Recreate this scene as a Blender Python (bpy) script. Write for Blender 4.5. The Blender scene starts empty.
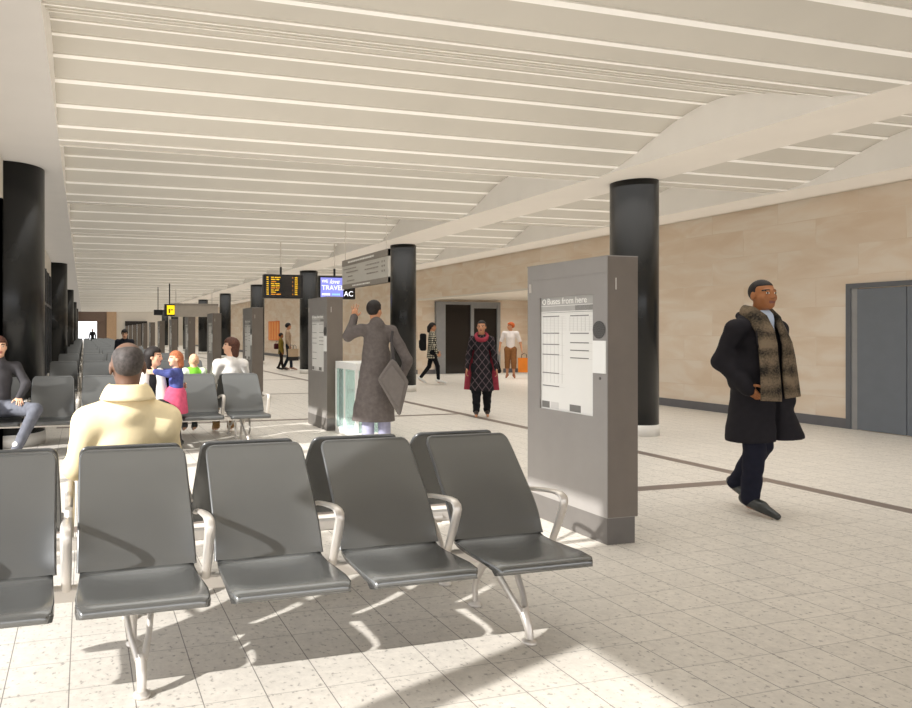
import bpy, bmesh, math, random
import numpy as np
from mathutils import Vector, Matrix
random.seed(7)
SC = bpy.context.scene
COL = SC.collection
PI = math.pi

# ------------------------------------------------------------------ camera
F_PX, CX, HY, EYE = 700.0, 277.0, 332.0, 1.45
YAW = math.atan((277 - 84) / 700.0)
cam = bpy.data.cameras.new('camera'); camo = bpy.data.objects.new('camera', cam); COL.objects.link(camo)
camo.location = (0, 0, EYE); camo.rotation_euler = (PI / 2, 0, -YAW)
cam.sensor_fit = 'HORIZONTAL'; cam.sensor_width = 36.0; cam.lens = 36.0 * F_PX / 912.0
cam.shift_x = (456 - CX) / 912.0; cam.shift_y = -(354 - HY) / 912.0
cam.clip_start = 0.05; cam.clip_end = 400
SC.camera = camo

# ------------------------------------------------------------------ materials
MATS = {}
def lin(c):
    return tuple(((v / 255.0) / 12.92 if v <= 10 else (((v / 255.0) + 0.055) / 1.055) ** 2.4) for v in c)
def new_mat(name):
    m = bpy.data.materials.new(name); m.use_nodes = True
    nt = m.node_tree; b = nt.nodes['Principled BSDF']
    return m, nt, b
def mat(name, rgb, rough=0.6, metal=0.0, var=0.06, scale=6.0, spec=0.5, coat=0.0, bump=0.0):
    """plain surface with a light procedural mottling"""
    if name in MATS: return MATS[name]
    m, nt, b = new_mat(name)
    c = lin(rgb)
    tc = nt.nodes.new('ShaderNodeTexCoord'); nz = nt.nodes.new('ShaderNodeTexNoise')
    nz.inputs['Scale'].default_value = scale; nz.inputs['Detail'].default_value = 4
    rp = nt.nodes.new('ShaderNodeValToRGB')
    rp.color_ramp.elements[0].position = 0.3; rp.color_ramp.elements[1].position = 0.7
    rp.color_ramp.elements[0].color = tuple(v * (1 - var) for v in c) + (1,)
    rp.color_ramp.elements[1].color = tuple(min(1, v * (1 + var)) for v in c) + (1,)
    nt.links.new(tc.outputs['Object'], nz.inputs['Vector']); nt.links.new(nz.outputs['Fac'], rp.inputs['Fac'])
    nt.links.new(rp.outputs['Color'], b.inputs['Base Color'])
    b.inputs['Roughness'].default_value = rough; b.inputs['Metallic'].default_value = metal
    b.inputs['Specular IOR Level'].default_value = spec
    b.inputs['Coat Weight'].default_value = coat
    if bump:
        bp = nt.nodes.new('ShaderNodeBump'); bp.inputs['Strength'].default_value = bump; bp.inputs['Distance'].default_value = 0.01
        nz2 = nt.nodes.new('ShaderNodeTexNoise'); nz2.inputs['Scale'].default_value = scale * 8
        nt.links.new(tc.outputs['Object'], nz2.inputs['Vector'])
        nt.links.new(nz2.outputs['Fac'], bp.inputs['Height']); nt.links.new(bp.outputs['Normal'], b.inputs['Normal'])
    MATS[name] = m
    return m
def emit(name, rgb, strength=1.0):
    if name in MATS: return MATS[name]
    m, nt, b = new_mat(name)
    b.inputs['Base Color'].default_value = lin(rgb) + (1,)
    b.inputs['Emission Color'].default_value = lin(rgb) + (1,); b.inputs['Emission Strength'].default_value = strength
    b.inputs['Roughness'].default_value = 0.3
    MATS[name] = m; return m

def floor_material():
    m, nt, b = new_mat('terrazzo_tiles'); L = nt.links; N = nt.nodes
    tc = N.new('ShaderNodeTexCoord'); sp = N.new('ShaderNodeSeparateXYZ'); L.new(tc.outputs['Object'], sp.inputs[0])
    def math_(op, a, v=None, c=None):
        n = N.new('ShaderNodeMath'); n.operation = op
        for i, q in enumerate((a, v, c)):
            if q is None: continue
            if isinstance(q, (int, float)): n.inputs[i].default_value = q
            else: L.new(q, n.inputs[i])
        return n.outputs[0]
    T = 0.2540
    def joint(ax, off):
        s = math_('FRACT', math_('DIVIDE', math_('ADD', ax, off), T))
        d = math_('ABSOLUTE', math_('SUBTRACT', s, 0.5))
        return math_('GREATER_THAN', d, 0.4905), s
    jx, sx = joint(sp.outputs['X'], 10.0 + FLOOR_OX); jy, sy = joint(sp.outputs['Y'], 10.0 + FLOOR_OY)
    jt = math_('MAXIMUM', jx, math_('MULTIPLY', jy, 0.55))
    # per tile tone
    ix = math_('FLOOR', math_('DIVIDE', math_('ADD', sp.outputs['X'], 10.0 + FLOOR_OX), T))
    iy = math_('FLOOR', math_('DIVIDE', math_('ADD', sp.outputs['Y'], 10.0 + FLOOR_OY), T))
    cmb = N.new('ShaderNodeCombineXYZ'); L.new(ix, cmb.inputs[0]); L.new(iy, cmb.inputs[1])
    wn = N.new('ShaderNodeTexWhiteNoise'); wn.noise_dimensions = '2D'; L.new(cmb.outputs[0], wn.inputs['Vector'])
    # speckle
    n1 = N.new('ShaderNodeTexNoise'); n1.inputs['Scale'].default_value = 38; n1.inputs['Detail'].default_value = 3; n1.inputs['Roughness'].default_value = 0.55
    L.new(tc.outputs['Object'], n1.inputs['Vector'])
    r1 = N.new('ShaderNodeValToRGB'); e = r1.color_ramp.elements
    e[0].position = 0.32; e[0].color = lin((168, 162, 154)) + (1,)
    e[1].position = 0.40; e[1].color = lin((216, 210, 200)) + (1,)
    e2 = r1.color_ramp.elements.new(0.72); e2.color = lin((222, 216, 206)) + (1,)
    L.new(n1.outputs['Fac'], r1.inputs['Fac'])
    n2 = N.new('ShaderNodeTexNoise'); n2.inputs['Scale'].default_value = 16; n2.inputs['Roughness'].default_value = 0.75; n2.inputs['Detail'].default_value = 6
    L.new(tc.outputs['Object'], n2.inputs['Vector'])
    mx = N.new('ShaderNodeMix'); mx.data_type = 'RGBA'; mx.blend_type = 'MULTIPLY'
    val = math_('ADD', math_('MULTIPLY', n2.outputs['Fac'], 0.55), math_('ADD', math_('MULTIPLY', wn.outputs['Value'], 0.05), 0.66))
    cc = N.new('ShaderNodeCombineXYZ')
    for i in range(3): L.new(val, cc.inputs[i])
    mx.inputs['Factor'].default_value = 1.0
    L.new(r1.outputs['Color'], mx.inputs['A']); L.new(cc.outputs[0], mx.inputs['B'])
    # joints
    mj = N.new('ShaderNodeMix'); mj.data_type = 'RGBA'; L.new(math_('MULTIPLY', jt, 0.75), mj.inputs['Factor'])
    L.new(mx.outputs['Result'], mj.inputs['A']); mj.inputs['B'].default_value = lin((88, 82, 78)) + (1,)
    # dark inlaid strips
    def near(ax, c, w): return math_('LESS_THAN', math_('ABSOLUTE', math_('SUBTRACT', ax, c)), w)
    st = near(sp.outputs['X'], 6.45, 0.085)
    rng = math_('MULTIPLY', math_('GREATER_THAN', sp.outputs['X'], -0.4), math_('LESS_THAN', sp.outputs['X'], 6.45))
    for c in [5.35, 11.1] + [15.8 + 4.7 * k for k in range(12)]:
        st = math_('MAXIMUM', st, math_('MULTIPLY', near(sp.outputs['Y'], c, 0.08), rng))
    ms = N.new('ShaderNodeMix'); ms.data_type = 'RGBA'; L.new(st, ms.inputs['Factor'])
    L.new(mj.outputs['Result'], ms.inputs['A']); ms.inputs['B'].default_value = lin((122, 110, 102)) + (1,)
    L.new(ms.outputs['Result'], b.inputs['Base Color'])
    b.inputs['Roughness'].default_value = 0.42; b.inputs['Specular IOR Level'].default_value = 0.35
    return m
FLOOR_OX, FLOOR_OY = -0.0356, -0.004

def stone_material():
    m, nt, b = new_mat('limestone_cladding'); L = nt.links; N = nt.nodes
    tc = N.new('ShaderNodeTexCoord'); sp = N.new('ShaderNodeSeparateXYZ'); L.new(tc.outputs['Object'], sp.inputs[0])
    ad = N.new('ShaderNodeMath'); ad.operation = 'ADD'; L.new(sp.outputs['X'], ad.inputs[0]); L.new(sp.outputs['Y'], ad.inputs[1])
    cb = N.new('ShaderNodeCombineXYZ'); L.new(ad.outputs[0], cb.inputs[0]); L.new(sp.outputs['Z'], cb.inputs[1])
    br = N.new('ShaderNodeTexBrick'); br.inputs['Scale'].default_value = 1.0
    br.inputs['Brick Width'].default_value = 1.25; br.inputs['Row Height'].default_value = 0.46
    br.inputs['Mortar Size'].default_value = 0.006; br.inputs['Mortar Smooth'].default_value = 0.3; br.inputs['Bias'].default_value = 0.0
    br.inputs['Color1'].default_value = lin((222, 207, 189)) + (1,); br.inputs['Color2'].default_value = lin((232, 220, 204)) + (1,)
    br.inputs['Mortar'].default_value = lin((216, 202, 184)) + (1,)
    L.new(cb.outputs[0], br.inputs['Vector'])
    mp = N.new('ShaderNodeMapping'); mp.inputs['Rotation'].default_value = (0.25, 0.2, 0.1); mp.inputs['Scale'].default_value = (0.9, 0.9, 2.6)
    L.new(tc.outputs['Object'], mp.inputs['Vector'])
    # offset the veining per block
    vadd = N.new('ShaderNodeVectorMath'); vadd.operation = 'MULTIPLY_ADD'
    L.new(br.outputs['Color'], vadd.inputs[0]); vadd.inputs[1].default_value = (30, 30, 30); L.new(mp.outputs[0], vadd.inputs[2])
    nz = N.new('ShaderNodeTexNoise'); nz.inputs['Scale'].default_value = 1.1; nz.inputs['Detail'].default_value = 5; nz.inputs['Roughness'].default_value = 0.5; nz.inputs['Distortion'].default_value = 0.7
    L.new(vadd.outputs[0], nz.inputs['Vector'])
    rp = N.new('ShaderNodeValToRGB'); e = rp.color_ramp.elements
    e[0].position = 0.36; e[0].color = lin((220, 197, 171)) + (1,)
    e[1].position = 0.62; e[1].color = lin((236, 225, 210)) + (1,)
    q = e.new(0.5); q.color = lin((229, 211, 190)) + (1,)
    L.new(nz.outputs['Fac'], rp.inputs['Fac'])
    mx = N.new('ShaderNodeMix'); mx.data_type = 'RGBA'; mx.inputs['Factor'].default_value = 0.6
    L.new(br.outputs['Color'], mx.inputs['A']); L.new(rp.outputs['Color'], mx.inputs['B'])
    L.new(mx.outputs['Result'], b.inputs['Base Color'])
    b.inputs['Roughness'].default_value = 0.6; b.inputs['Specular IOR Level'].default_value = 0.25
    return m

def glass_material(name, rgb, trans, rough=0.03):
    m, nt, b = new_mat(name); L = nt.links; N = nt.nodes
    out = N['Material Output']
    tr = N.new('ShaderNodeBsdfTransparent'); tr.inputs[0].default_value = lin(rgb) + (1,)
    b.inputs['Base Color'].default_value = lin(rgb) + (1,); b.inputs['Roughness'].default_value = rough
    ms = N.new('ShaderNodeMixShader'); ms.inputs[0].default_value = 1 - trans
    nz = N.new('ShaderNodeTexNoise'); nz.inputs['Scale'].default_value = 1.5
    L.new(tr.outputs[0], ms.inputs[1]); L.new(b.outputs[0], ms.inputs[2]); L.new(ms.outputs[0], out.inputs['Surface'])
    return m
def pattern_material(name, kind, c1, c2, scale, rough=0.8, c3=None):
    m, nt, b = new_mat(name); L = nt.links; N = nt.nodes
    tc = N.new('ShaderNodeTexCoord'); sp = N.new('ShaderNodeSeparateXYZ'); L.new(tc.outputs['Object'], sp.inputs[0])
    def M(op, a, v=None):
        n = N.new('ShaderNodeMath'); n.operation = op
        for i, q in enumerate((a, v)):
            if q is None: continue
            if isinstance(q, (int, float)): n.inputs[i].default_value = q
            else: L.new(q, n.inputs[i])
        return n.outputs[0]
    mx = N.new('ShaderNodeMix'); mx.data_type = 'RGBA'
    if kind == 'diamond':
        u = M('MULTIPLY', M('ADD', sp.outputs['X'], M('MULTIPLY', sp.outputs['Z'], 0.75)), scale)
        v = M('MULTIPLY', M('SUBTRACT', sp.outputs['X'], M('MULTIPLY', sp.outputs['Z'], 0.75)), scale)
        f = M('MAXIMUM', M('LESS_THAN', M('FRACT', M('ADD', u, 50)), 0.13), M('LESS_THAN', M('FRACT', M('ADD', v, 50)), 0.13))
        L.new(f, mx.inputs['Factor'])
    elif kind == 'grid':
        f = M('MAXIMUM', M('LESS_THAN', M('FRACT', M('MULTIPLY', M('ADD', M('ADD', sp.outputs['X'], sp.outputs['Y']), 50), scale)), 0.35), M('LESS_THAN', M('FRACT', M('MULTIPLY', M('ADD', sp.outputs['Z'], 50), scale)), 0.35))
        L.new(f, mx.inputs['Factor'])
    elif kind == 'tartan':
        nz = N.new('ShaderNodeTexNoise'); nz.inputs['Scale'].default_value = 70; nz.inputs['Detail'].default_value = 5
        L.new(tc.outputs['Object'], nz.inputs['Vector'])
        w = N.new('ShaderNodeTexWave'); w.bands_direction = 'Z'; w.inputs['Scale'].default_value = scale; w.inputs['Distortion'].default_value = 1.5
        L.new(tc.outputs['Object'], w.inputs['Vector'])
        n3 = N.new('ShaderNodeTexNoise'); n3.inputs['Scale'].default_value = 7; L.new(tc.outputs['Object'], n3.inputs['Vector'])
        raw = (M('ADD', M('MULTIPLY', w.outputs['Fac'], 0.22), M('ADD', M('MULTIPLY', nz.outputs['Fac'], 0.55), M('MULTIPLY', M('SUBTRACT', n3.outputs['Fac'], 0.3), 0.7))))
        L.new(M('MAXIMUM', M('MINIMUM', M('ADD', M('MULTIPLY', M('SUBTRACT', raw, 0.5), 2.6), 0.42), 1.0), 0.0), mx.inputs['Factor'])
    mx.inputs['A'].default_value = lin(c1) + (1,); mx.inputs['B'].default_value = lin(c2) + (1,)
    L.new(mx.outputs['Result'], b.inputs['Base Color']); b.inputs['Roughness'].default_value = rough
    b.inputs['Specular IOR Level'].default_value = 0.2
    MATS[name] = m
    return m

# ------------------------------------------------------------------ mesh builder
class MB:
    def __init__(s): s.v = []; s.f = []; s.m = []; s.sm = []
    def add(s, vs, fs, mi=0, smooth=False):
        o = len(s.v); s.v += [tuple(p) for p in vs]
        for f in fs: s.f.append(tuple(i + o for i in f)); s.m.append(mi); s.sm.append(smooth)
        return s
    def box(s, lo, hi, mi=0, R=None, c=None):
        x0, y0, z0 = lo; x1, y1, z1 = hi
        vs = [(x0,y0,z0),(x1,y0,z0),(x1,y1,z0),(x0,y1,z0),(x0,y0,z1),(x1,y0,z1),(x1,y1,z1),(x0,y1,z1)]
        if R is not None:
            c = Vector(c or (0,0,0)); vs = [tuple(R @ (Vector(p) - c) + c) for p in vs]
        return s.add(vs, [(3,2,1,0),(4,5,6,7),(0,1,5,4),(1,2,6,5),(2,3,7,6),(3,0,4,7)], mi)
    def cbox(s, lo, hi, b=0.01, mi=0):
        """box with chamfered edges"""
        bm = bmesh.new(); bmesh.ops.create_cube(bm, size=1.0)
        for v in bm.verts: v.co = Vector([lo[i] + (v.co[i] + .5) * (hi[i] - lo[i]) for i in range(3)])
        bmesh.ops.bevel(bm, geom=list(bm.edges), offset=b, segments=2, affect='EDGES', profile=0.5)
        bm.verts.index_update()
        s.add([v.co[:] for v in bm.verts], [tuple(v.index for v in f.verts) for f in bm.faces], mi); bm.free(); return s
    def tube(s, pts, r, n=10, mi=0, closed=False, ru=None, up=None, smooth=True, caps=True):
        """sweep; r / ru: radius along side / up axes (numbers or lists)"""
        P = [Vector(p) for p in pts]; k = len(P)
        rl = r if isinstance(r, (list, tuple)) else [r] * k
        rul = rl if ru is None else (ru if isinstance(ru, (list, tuple)) else [ru] * k)
        rings = []; prev = None
        for i in range(k):
            a = P[i-1] if (i > 0 or closed) else P[i]; c = P[(i+1) % k] if (i < k-1 or closed) else P[i]
            t = (c - a).normalized()
            if up is not None:
                u = Vector(up[i] if isinstance(up, list) else up); u = (u - t * u.dot(t)).normalized()
            elif prev is None:
                u = Vector((0,0,1)) if abs(t.z) < .9 else Vector((1,0,0)); u = (u - t * u.dot(t)).normalized()
            else: u = (prev - t * prev.dot(t)).normalized()
            prev = u; sd = t.cross(u)
            rings.append([P[i] + sd * (rl[i] * math.cos(2*PI*j/n)) + u * (rul[i] * math.sin(2*PI*j/n)) for j in range(n)])
        vs = [p for rg in rings for p in rg]; fs = []
        for i in range(k if closed else k-1):
            for j in range(n):
                a = i*n + j; b = i*n + (j+1) % n; c = ((i+1) % k)*n + (j+1) % n; d = ((i+1) % k)*n + j
                fs.append((a, b, c, d))
        s.add(vs, fs, mi, smooth)
        if caps and not closed:
            s.add(rings[0], [tuple(range(n-1, -1, -1))], mi); s.add(rings[-1], [tuple(range(n))], mi)
        return s
    def lathe(s, prof, c=(0,0,0), n=32, mi=0, a0=0.0, a1=2*PI, smooth=True):
        full = abs(a1 - a0 - 2*PI) < 1e-6; m = n if full else n + 1; k = len(prof); vs = []; fs = []
        for i in range(m):
            a = a0 + (a1 - a0) * i / n
            for (r, z) in prof: vs.append((c[0] + r*math.cos(a), c[1] + r*math.sin(a), c[2] + z))
        for i in range(n):
            i2 = (i+1) % m
            for j in range(k-1): fs.append((i*k+j, i2*k+j, i2*k+j+1, i*k+j+1))
        return s.add(vs, fs, mi, smooth)
    def prism(s, poly, axis, lo, hi, mi=0):
        """poly in the two other axes (order x,y,z minus axis), extruded lo..hi"""
        def P(a, b, h): return {'x': (h, a, b), 'y': (a, h, b), 'z': (a, b, h)}[axis]
        n = len(poly); vs = [P(a, b, lo) for a, b in poly] + [P(a, b, hi) for a, b in poly]
        fs = [tuple(range(n-1, -1, -1)), tuple(range(n, 2*n))] + [(i, (i+1) % n, n + (i+1) % n, n + i) for i in range(n)]
        return s.add(vs, fs, mi)
    def grid(s, fn, nu, nv, mi=0, smooth=True):
        vs = [fn(i/nu, j/nv) for i in range(nu+1) for j in range(nv+1)]
        fs = [(i*(nv+1)+j, (i+1)*(nv+1)+j, (i+1)*(nv+1)+j+1, i*(nv+1)+j+1) for i in range(nu) for j in range(nv)]
        return s.add(vs, fs, mi, smooth)
    def mesh(s, name, mats):
        me = bpy.data.meshes.new(name); me.from_pydata(s.v, [], s.f)
        for m in (mats if isinstance(mats, (list, tuple)) else [mats]): me.materials.append(m)
        me.polygons.foreach_set('material_index', s.m); me.polygons.foreach_set('use_smooth', s.sm)
        bm = bmesh.new(); bm.from_mesh(me); bmesh.ops.recalc_face_normals(bm, faces=bm.faces); bm.to_mesh(me); bm.free()
        me.update(); return me
    def obj(s, name, mats, parent=None, loc=None):
        return mk(name, s.mesh(name, mats), parent, loc)
def mk(name, me, parent=None, loc=None):
    o = bpy.data.objects.new(name, me); COL.objects.link(o)
    if parent is not None: o.parent = parent
    if loc is not None: o.location = loc
    return o
def thing(name, label, cat, loc=(0,0,0), rz=0.0, group=None):
    o = bpy.data.objects.new(name, None); COL.objects.link(o); o.empty_display_size = 0.1
    o.location = loc; o.rotation_euler = (0, 0, rz); o['label'] = label; o['category'] = cat
    if group: o['group'] = group
    return o
def tag(o, label, cat, group=None, kind=None):
    o['label'] = label; o['category'] = cat
    if group: o['group'] = group
    if kind: o['kind'] = kind
    return o
def struct(o): o['kind'] = 'structure'; return o
def dup(o, parent=None, loc=None, label=None, group=None, rz=None):
    c = o.copy(); COL.objects.link(c)
    if parent is not None: c.parent = parent
    if loc is not None: c.location = loc
    if rz is not None: c.rotation_euler = (0, 0, rz)
    if label: c['label'] = label
    if group: c['group'] = group
    for ch in list(o.children): dup(ch, c)
    return c
def text_mesh(body, size, align='LEFT', shear=0.0):
    cu = bpy.data.curves.new('lettering', 'FONT'); cu.body = body; cu.size = size; cu.align_x = align; cu.shear = shear; cu.extrude = 0.0015
    t = bpy.data.objects.new('lettering', cu); COL.objects.link(t)
    dg = bpy.context.evaluated_depsgraph_get(); me = bpy.data.meshes.new_from_object(t.evaluated_get(dg))
    bpy.data.objects.remove(t); return me
def put_text(name, body, size, material, parent, M, align='LEFT', shear=0.0):
    me = text_mesh(body, size, align, shear); me.transform(M); me.materials.clear(); me.materials.append(material)
    return mk(name, me, parent)

# ------------------------------------------------------------------ implicit surfaces for figures
V3 = lambda *a: np.array(a, float)
def nrm(v): v = np.asarray(v, float); return v / (np.linalg.norm(v) + 1e-12)
class SDF:
    def __init__(s): s.p = []; s.cuts = []
    def cap(s, a, b, ra, rb=None, k=0.03, sq=None, op='u'):
        a = np.asarray(a, float); b = np.asarray(b, float); rb = ra if rb is None else rb
        n, f = (nrm(sq[0]), sq[1]) if sq else (None, 1.0)
        def d(x, y, z):
            qx, qy, qz = x - a[0], y - a[1], z - a[2]; bb = b - a
            if n is not None:
                c = (qx*n[0] + qy*n[1] + qz*n[2]) * (f - 1); qx = qx + c*n[0]; qy = qy + c*n[1]; qz = qz + c*n[2]
                bb = bb + (f - 1) * np.dot(bb, n) * n
            L = np.dot(bb, bb) + 1e-12
            t = np.clip((qx*bb[0] + qy*bb[1] + qz*bb[2]) / L, 0, 1)
            return (np.sqrt((qx-t*bb[0])**2 + (qy-t*bb[1])**2 + (qz-t*bb[2])**2) - (ra + (rb-ra)*t)) / max(1.0, f * .8)
        r = max(ra, rb); s.p.append((d, np.minimum(a, b) - r, np.maximum(a, b) + r, k, op)); return s
    def ell(s, c, rad, R=None, k=0.03, op='u'):
        c = np.asarray(c, float); rad = np.asarray(rad, float); R = np.eye(3) if R is None else np.asarray(R, float)  # rows = local axes
        def d(x, y, z):
            q = [x - c[0], y - c[1], z - c[2]]
            l = [(q[0]*R[i, 0] + q[1]*R[i, 1] + q[2]*R[i, 2]) for i in range(3)]
            k0 = np.sqrt(sum((l[i]/rad[i])**2 for i in range(3))) + 1e-9
            k1 = np.sqrt(sum((l[i]/rad[i]**2)**2 for i in range(3))) + 1e-9
            return k0 * (k0 - 1) / k1
        e = np.sqrt(((R * rad[:, None])**2).sum(0)); s.p.append((d, c - e, c + e, k, op)); return s
    def box(s, c, half, R=None, r=0.01, k=0.02, op='u'):
        c = np.asarray(c, float); half = np.asarray(half, float); R = np.eye(3) if R is None else np.asarray(R, float)
        def d(x, y, z):
            q = [x - c[0], y - c[1], z - c[2]]
            l = [np.abs(q[0]*R[i, 0] + q[1]*R[i, 1] + q[2]*R[i, 2]) - half[i] + r for i in range(3)]
            return np.sqrt(sum(np.maximum(v, 0)**2 for v in l)) + np.minimum(np.maximum(np.maximum(l[0], l[1]), l[2]), 0) - r
        e = (np.abs(R) * half[:, None]).sum(0); s.p.append((d, c - e, c + e, k, op)); return s
    def cut(s, n, off):       # keep n.p < off
        s.cuts.append((nrm(n), off)); return s
    def mesh(s, name, vox, mats, paint=None, noise=None):
        lo = np.min([p[1] for p in s.p if p[4] == 'u'], 0) - 3*vox; hi = np.max([p[2] for p in s.p if p[4] == 'u'], 0) + 3*vox
        n = np.ceil((hi - lo) / vox).astype(int) + 1
        ax = [lo[i] + vox * np.arange(n[i]) for i in range(3)]
        F = np.full(n, 1.0)
        for (d, l, h, k, op) in s.p:
            mg = k + 2.5*vox
            i0 = np.maximum(np.floor((l - mg - lo)/vox).astype(int), 0); i1 = np.minimum(np.ceil((h + mg - lo)/vox).astype(int) + 1, n)
            if np.any(i1 <= i0): continue
            sl = tuple(slice(i0[i], i1[i]) for i in range(3))
            x = ax[0][sl[0]][:, None, None]; y = ax[1][sl[1]][None, :, None]; z = ax[2][sl[2]][None, None, :]
            D = d(x, y, z) + np.zeros(tuple(i1 - i0)); W = F[sl]
            if op == 'u':
                hh = np.clip(.5 + .5*(W - D)/k, 0, 1); F[sl] = W*(1-hh) + D*hh - k*hh*(1-hh)
            else:
                D = -D; hh = np.clip(.5 - .5*(W - D)/k, 0, 1); F[sl] = W*(1-hh) + D*hh + k*hh*(1-hh)
        if noise is not None:
            F = F + noise(ax[0][:, None, None], ax[1][None, :, None], ax[2][None, None, :])
        for (nn, off) in s.cuts:
            F = np.maximum(F, ax[0][:, None, None]*nn[0] + ax[1][None, :, None]*nn[1] + ax[2][None, None, :]*nn[2] - off)
        v, q = surface_nets(F, lo, vox)
        me = bpy.data.meshes.new(name)
        me.vertices.add(len(v)); me.vertices.foreach_set('co', v.astype(np.float32).ravel())
        me.loops.add(4*len(q)); me.loops.foreach_set('vertex_index', q.astype(np.int32).ravel())
        me.polygons.add(len(q)); me.polygons.foreach_set('loop_start', np.arange(0, 4*len(q), 4, dtype=np.int32))
        try: me.polygons.foreach_set('loop_total', np.full(len(q), 4, dtype=np.int32))
        except Exception: pass
        for m in (mats if isinstance(mats, (list, tuple)) else [mats]): me.materials.append(m)
        me.update(calc_edges=True)
        me.polygons.foreach_set('use_smooth', np.ones(len(q), dtype=bool))
        if paint:
            c = v[q].mean(1); mi = np.zeros(len(q), dtype=np.int32)
            for idx, fn in paint: mi[fn(c)] = idx
            me.polygons.foreach_set('material_index', mi)
        me.validate(); me.update(); return me
def surface_nets(F, lo, vox):
    S = F < 0
    c = [(dx, dy, dz) for dx in (0, 1) for dy in (0, 1) for dz in (0, 1)]
    n = np.array(F.shape) - 1
    sub = lambda A, o: A[o[0]:o[0]+n[0], o[1]:o[1]+n[1], o[2]:o[2]+n[2]]
    cnt = sum(sub(S, o).astype(np.int8) for o in c)
    act = (cnt > 0) & (cnt < 8); I = np.argwhere(act)
    idx = np.full(act.shape, -1, dtype=np.int64); idx[act] = np.arange(len(I))
    pos = np.zeros((len(I), 3)); w = np.zeros(len(I))
    for a in c:
        for k in range(3):
            if a[k]: continue
            b = list(a); b[k] = 1
            fa = F[I[:,0]+a[0], I[:,1]+a[1], I[:,2]+a[2]]; fb = F[I[:,0]+b[0], I[:,1]+b[1], I[:,2]+b[2]]
            m = (fa < 0) != (fb < 0); t = np.where(m, fa / np.where(m, fa - fb, 1), 0)
            p = np.array(a, float) + np.zeros((len(I), 3)); p[:, k] += t
            pos += p * m[:, None]; w += m
    v = lo + vox * (I + pos / w[:, None])
    quads = []
    for k in range(3):
        u, t = [(1, 2), (2, 0), (0, 1)][k]
        A = [slice(None)] * 3; B = [slice(None)] * 3; A[k] = slice(0, -1); B[k] = slice(1, None)
        sa = S[tuple(A)]; sb = S[tuple(B)]; E = np.argwhere(sa != sb)
        E = E[(E[:, u] > 0) & (E[:, t] > 0) & (E[:, u] < F.shape[u]-1) & (E[:, t] < F.shape[t]-1)]
        def cell(du, dt):
            P = E.copy(); P[:, u] -= du; P[:, t] -= dt; return idx[P[:, 0], P[:, 1], P[:, 2]]
        q = np.stack([cell(1, 1), cell(0, 1), cell(0, 0), cell(1, 0)], 1)
        fl = S[E[:, 0], E[:, 1], E[:, 2]]
        q[~fl] = q[~fl][:, ::-1]; quads.append(q)
    return v, np.concatenate(quads)
# @@SETTING
# ------------------------------------------------------------------ light
w = bpy.data.worlds.new('sky'); SC.world = w; w.use_nodes = True
wn = w.node_tree; bg = wn.nodes['Background']
bg.inputs[0].default_value = (0.97, 0.97, 1.0, 1); bg.inputs[1].default_value = 2.5
sun = bpy.data.lights.new('sun', 'SUN'); sun.energy = 7.0; sun.angle = math.radians(0.8); sun.color = (1.0, 0.975, 0.94)
so = bpy.data.objects.new('sun', sun); COL.objects.link(so)
so.rotation_euler = Vector((1.95, 0.66, -1.0)).to_track_quat('-Z', 'Y').to_euler(); so.location = (-20, -6, 12)
def fill_lamp(name, c, sx, sy, e, rx, spread, col):  # area lamp added as fill, no visible fitting
    l = bpy.data.lights.new(name, 'AREA'); l.shape = 'RECTANGLE'; l.size = sx; l.size_y = sy; l.energy = e; l.color = col; l.spread = math.radians(spread)
    o = bpy.data.objects.new(name, l); COL.objects.link(o); o.location = c; o.rotation_euler = (rx, 0, 0)
fill_lamp('ceiling_fill_up', (4.65, 38.6, 3.4), 12.6, 74.8, 1130, PI, 70, (1.0, 0.995, 0.982))  # added fill facing up to brighten the ceiling
fill_lamp('hall_fill_down', (5.0, 39.6, 3.5), 10.5, 72.8, 1600, 0, 110, (1.0, 0.995, 0.982))  # added fill facing down, spread narrowed to stay out of view
fill_lamp('lobby_fill', (13.4, 17.0, 2.55), 3.8, 9.0, 130, 0, 110, (1.0, 0.97, 0.93))  # added fill to brighten the lobby
SC.view_settings.view_transform = 'Standard'; SC.view_settings.look = 'None'; SC.view_settings.exposure = 0.10

# ------------------------------------------------------------------ setting
M_floor = floor_material(); M_stone = stone_material()
M_white = mat('white_plaster', (226, 219, 208), 0.75, var=0.02, scale=2)
M_panel = mat('ceiling_panel', (189, 182, 169), 0.5, var=0.03, scale=1.5, spec=0.4)
M_rib = mat('ceiling_rib', (240, 235, 226), 0.6, var=0.02)
M_black = mat('black_lacquer', (26, 27, 27), 0.26, var=0.1, scale=2, spec=0.4)
M_grey = mat('grey_paint', (112, 112, 112), 0.5, var=0.04)
M_dgrey = mat('dark_grey_paint', (82, 82, 84), 0.5, var=0.04)
M_brown = mat('brown_board', (118, 98, 86), 0.6)
M_darkglass = mat('dark_glass', (38, 46, 54), 0.16, var=0.15, scale=0.6, spec=0.5)
M_dark = mat('dark_interior', (30, 26, 25), 0.5, var=0.2)
M_alu = mat('brushed_aluminium', (190, 188, 184), 0.35, metal=0.75, var=0.05, scale=20)

Y1 = 76.0
fl = MB(); fl.add([(-1.7, -6, 0), (16, -6, 0), (16, Y1 + 1, 0), (-1.7, Y1 + 1, 0)], [(0, 1, 2, 3)])
struct(fl.obj('floor', M_floor))
gd = MB(); gd.add([(-60, -60, -.03), (60, -60, -.03), (60, 140, -.03), (-60, 140, -.03)], [(0, 1, 2, 3)])
struct(gd.obj('ground', mat('pavement', (150, 146, 140), 0.9, var=0.1)))

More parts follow.
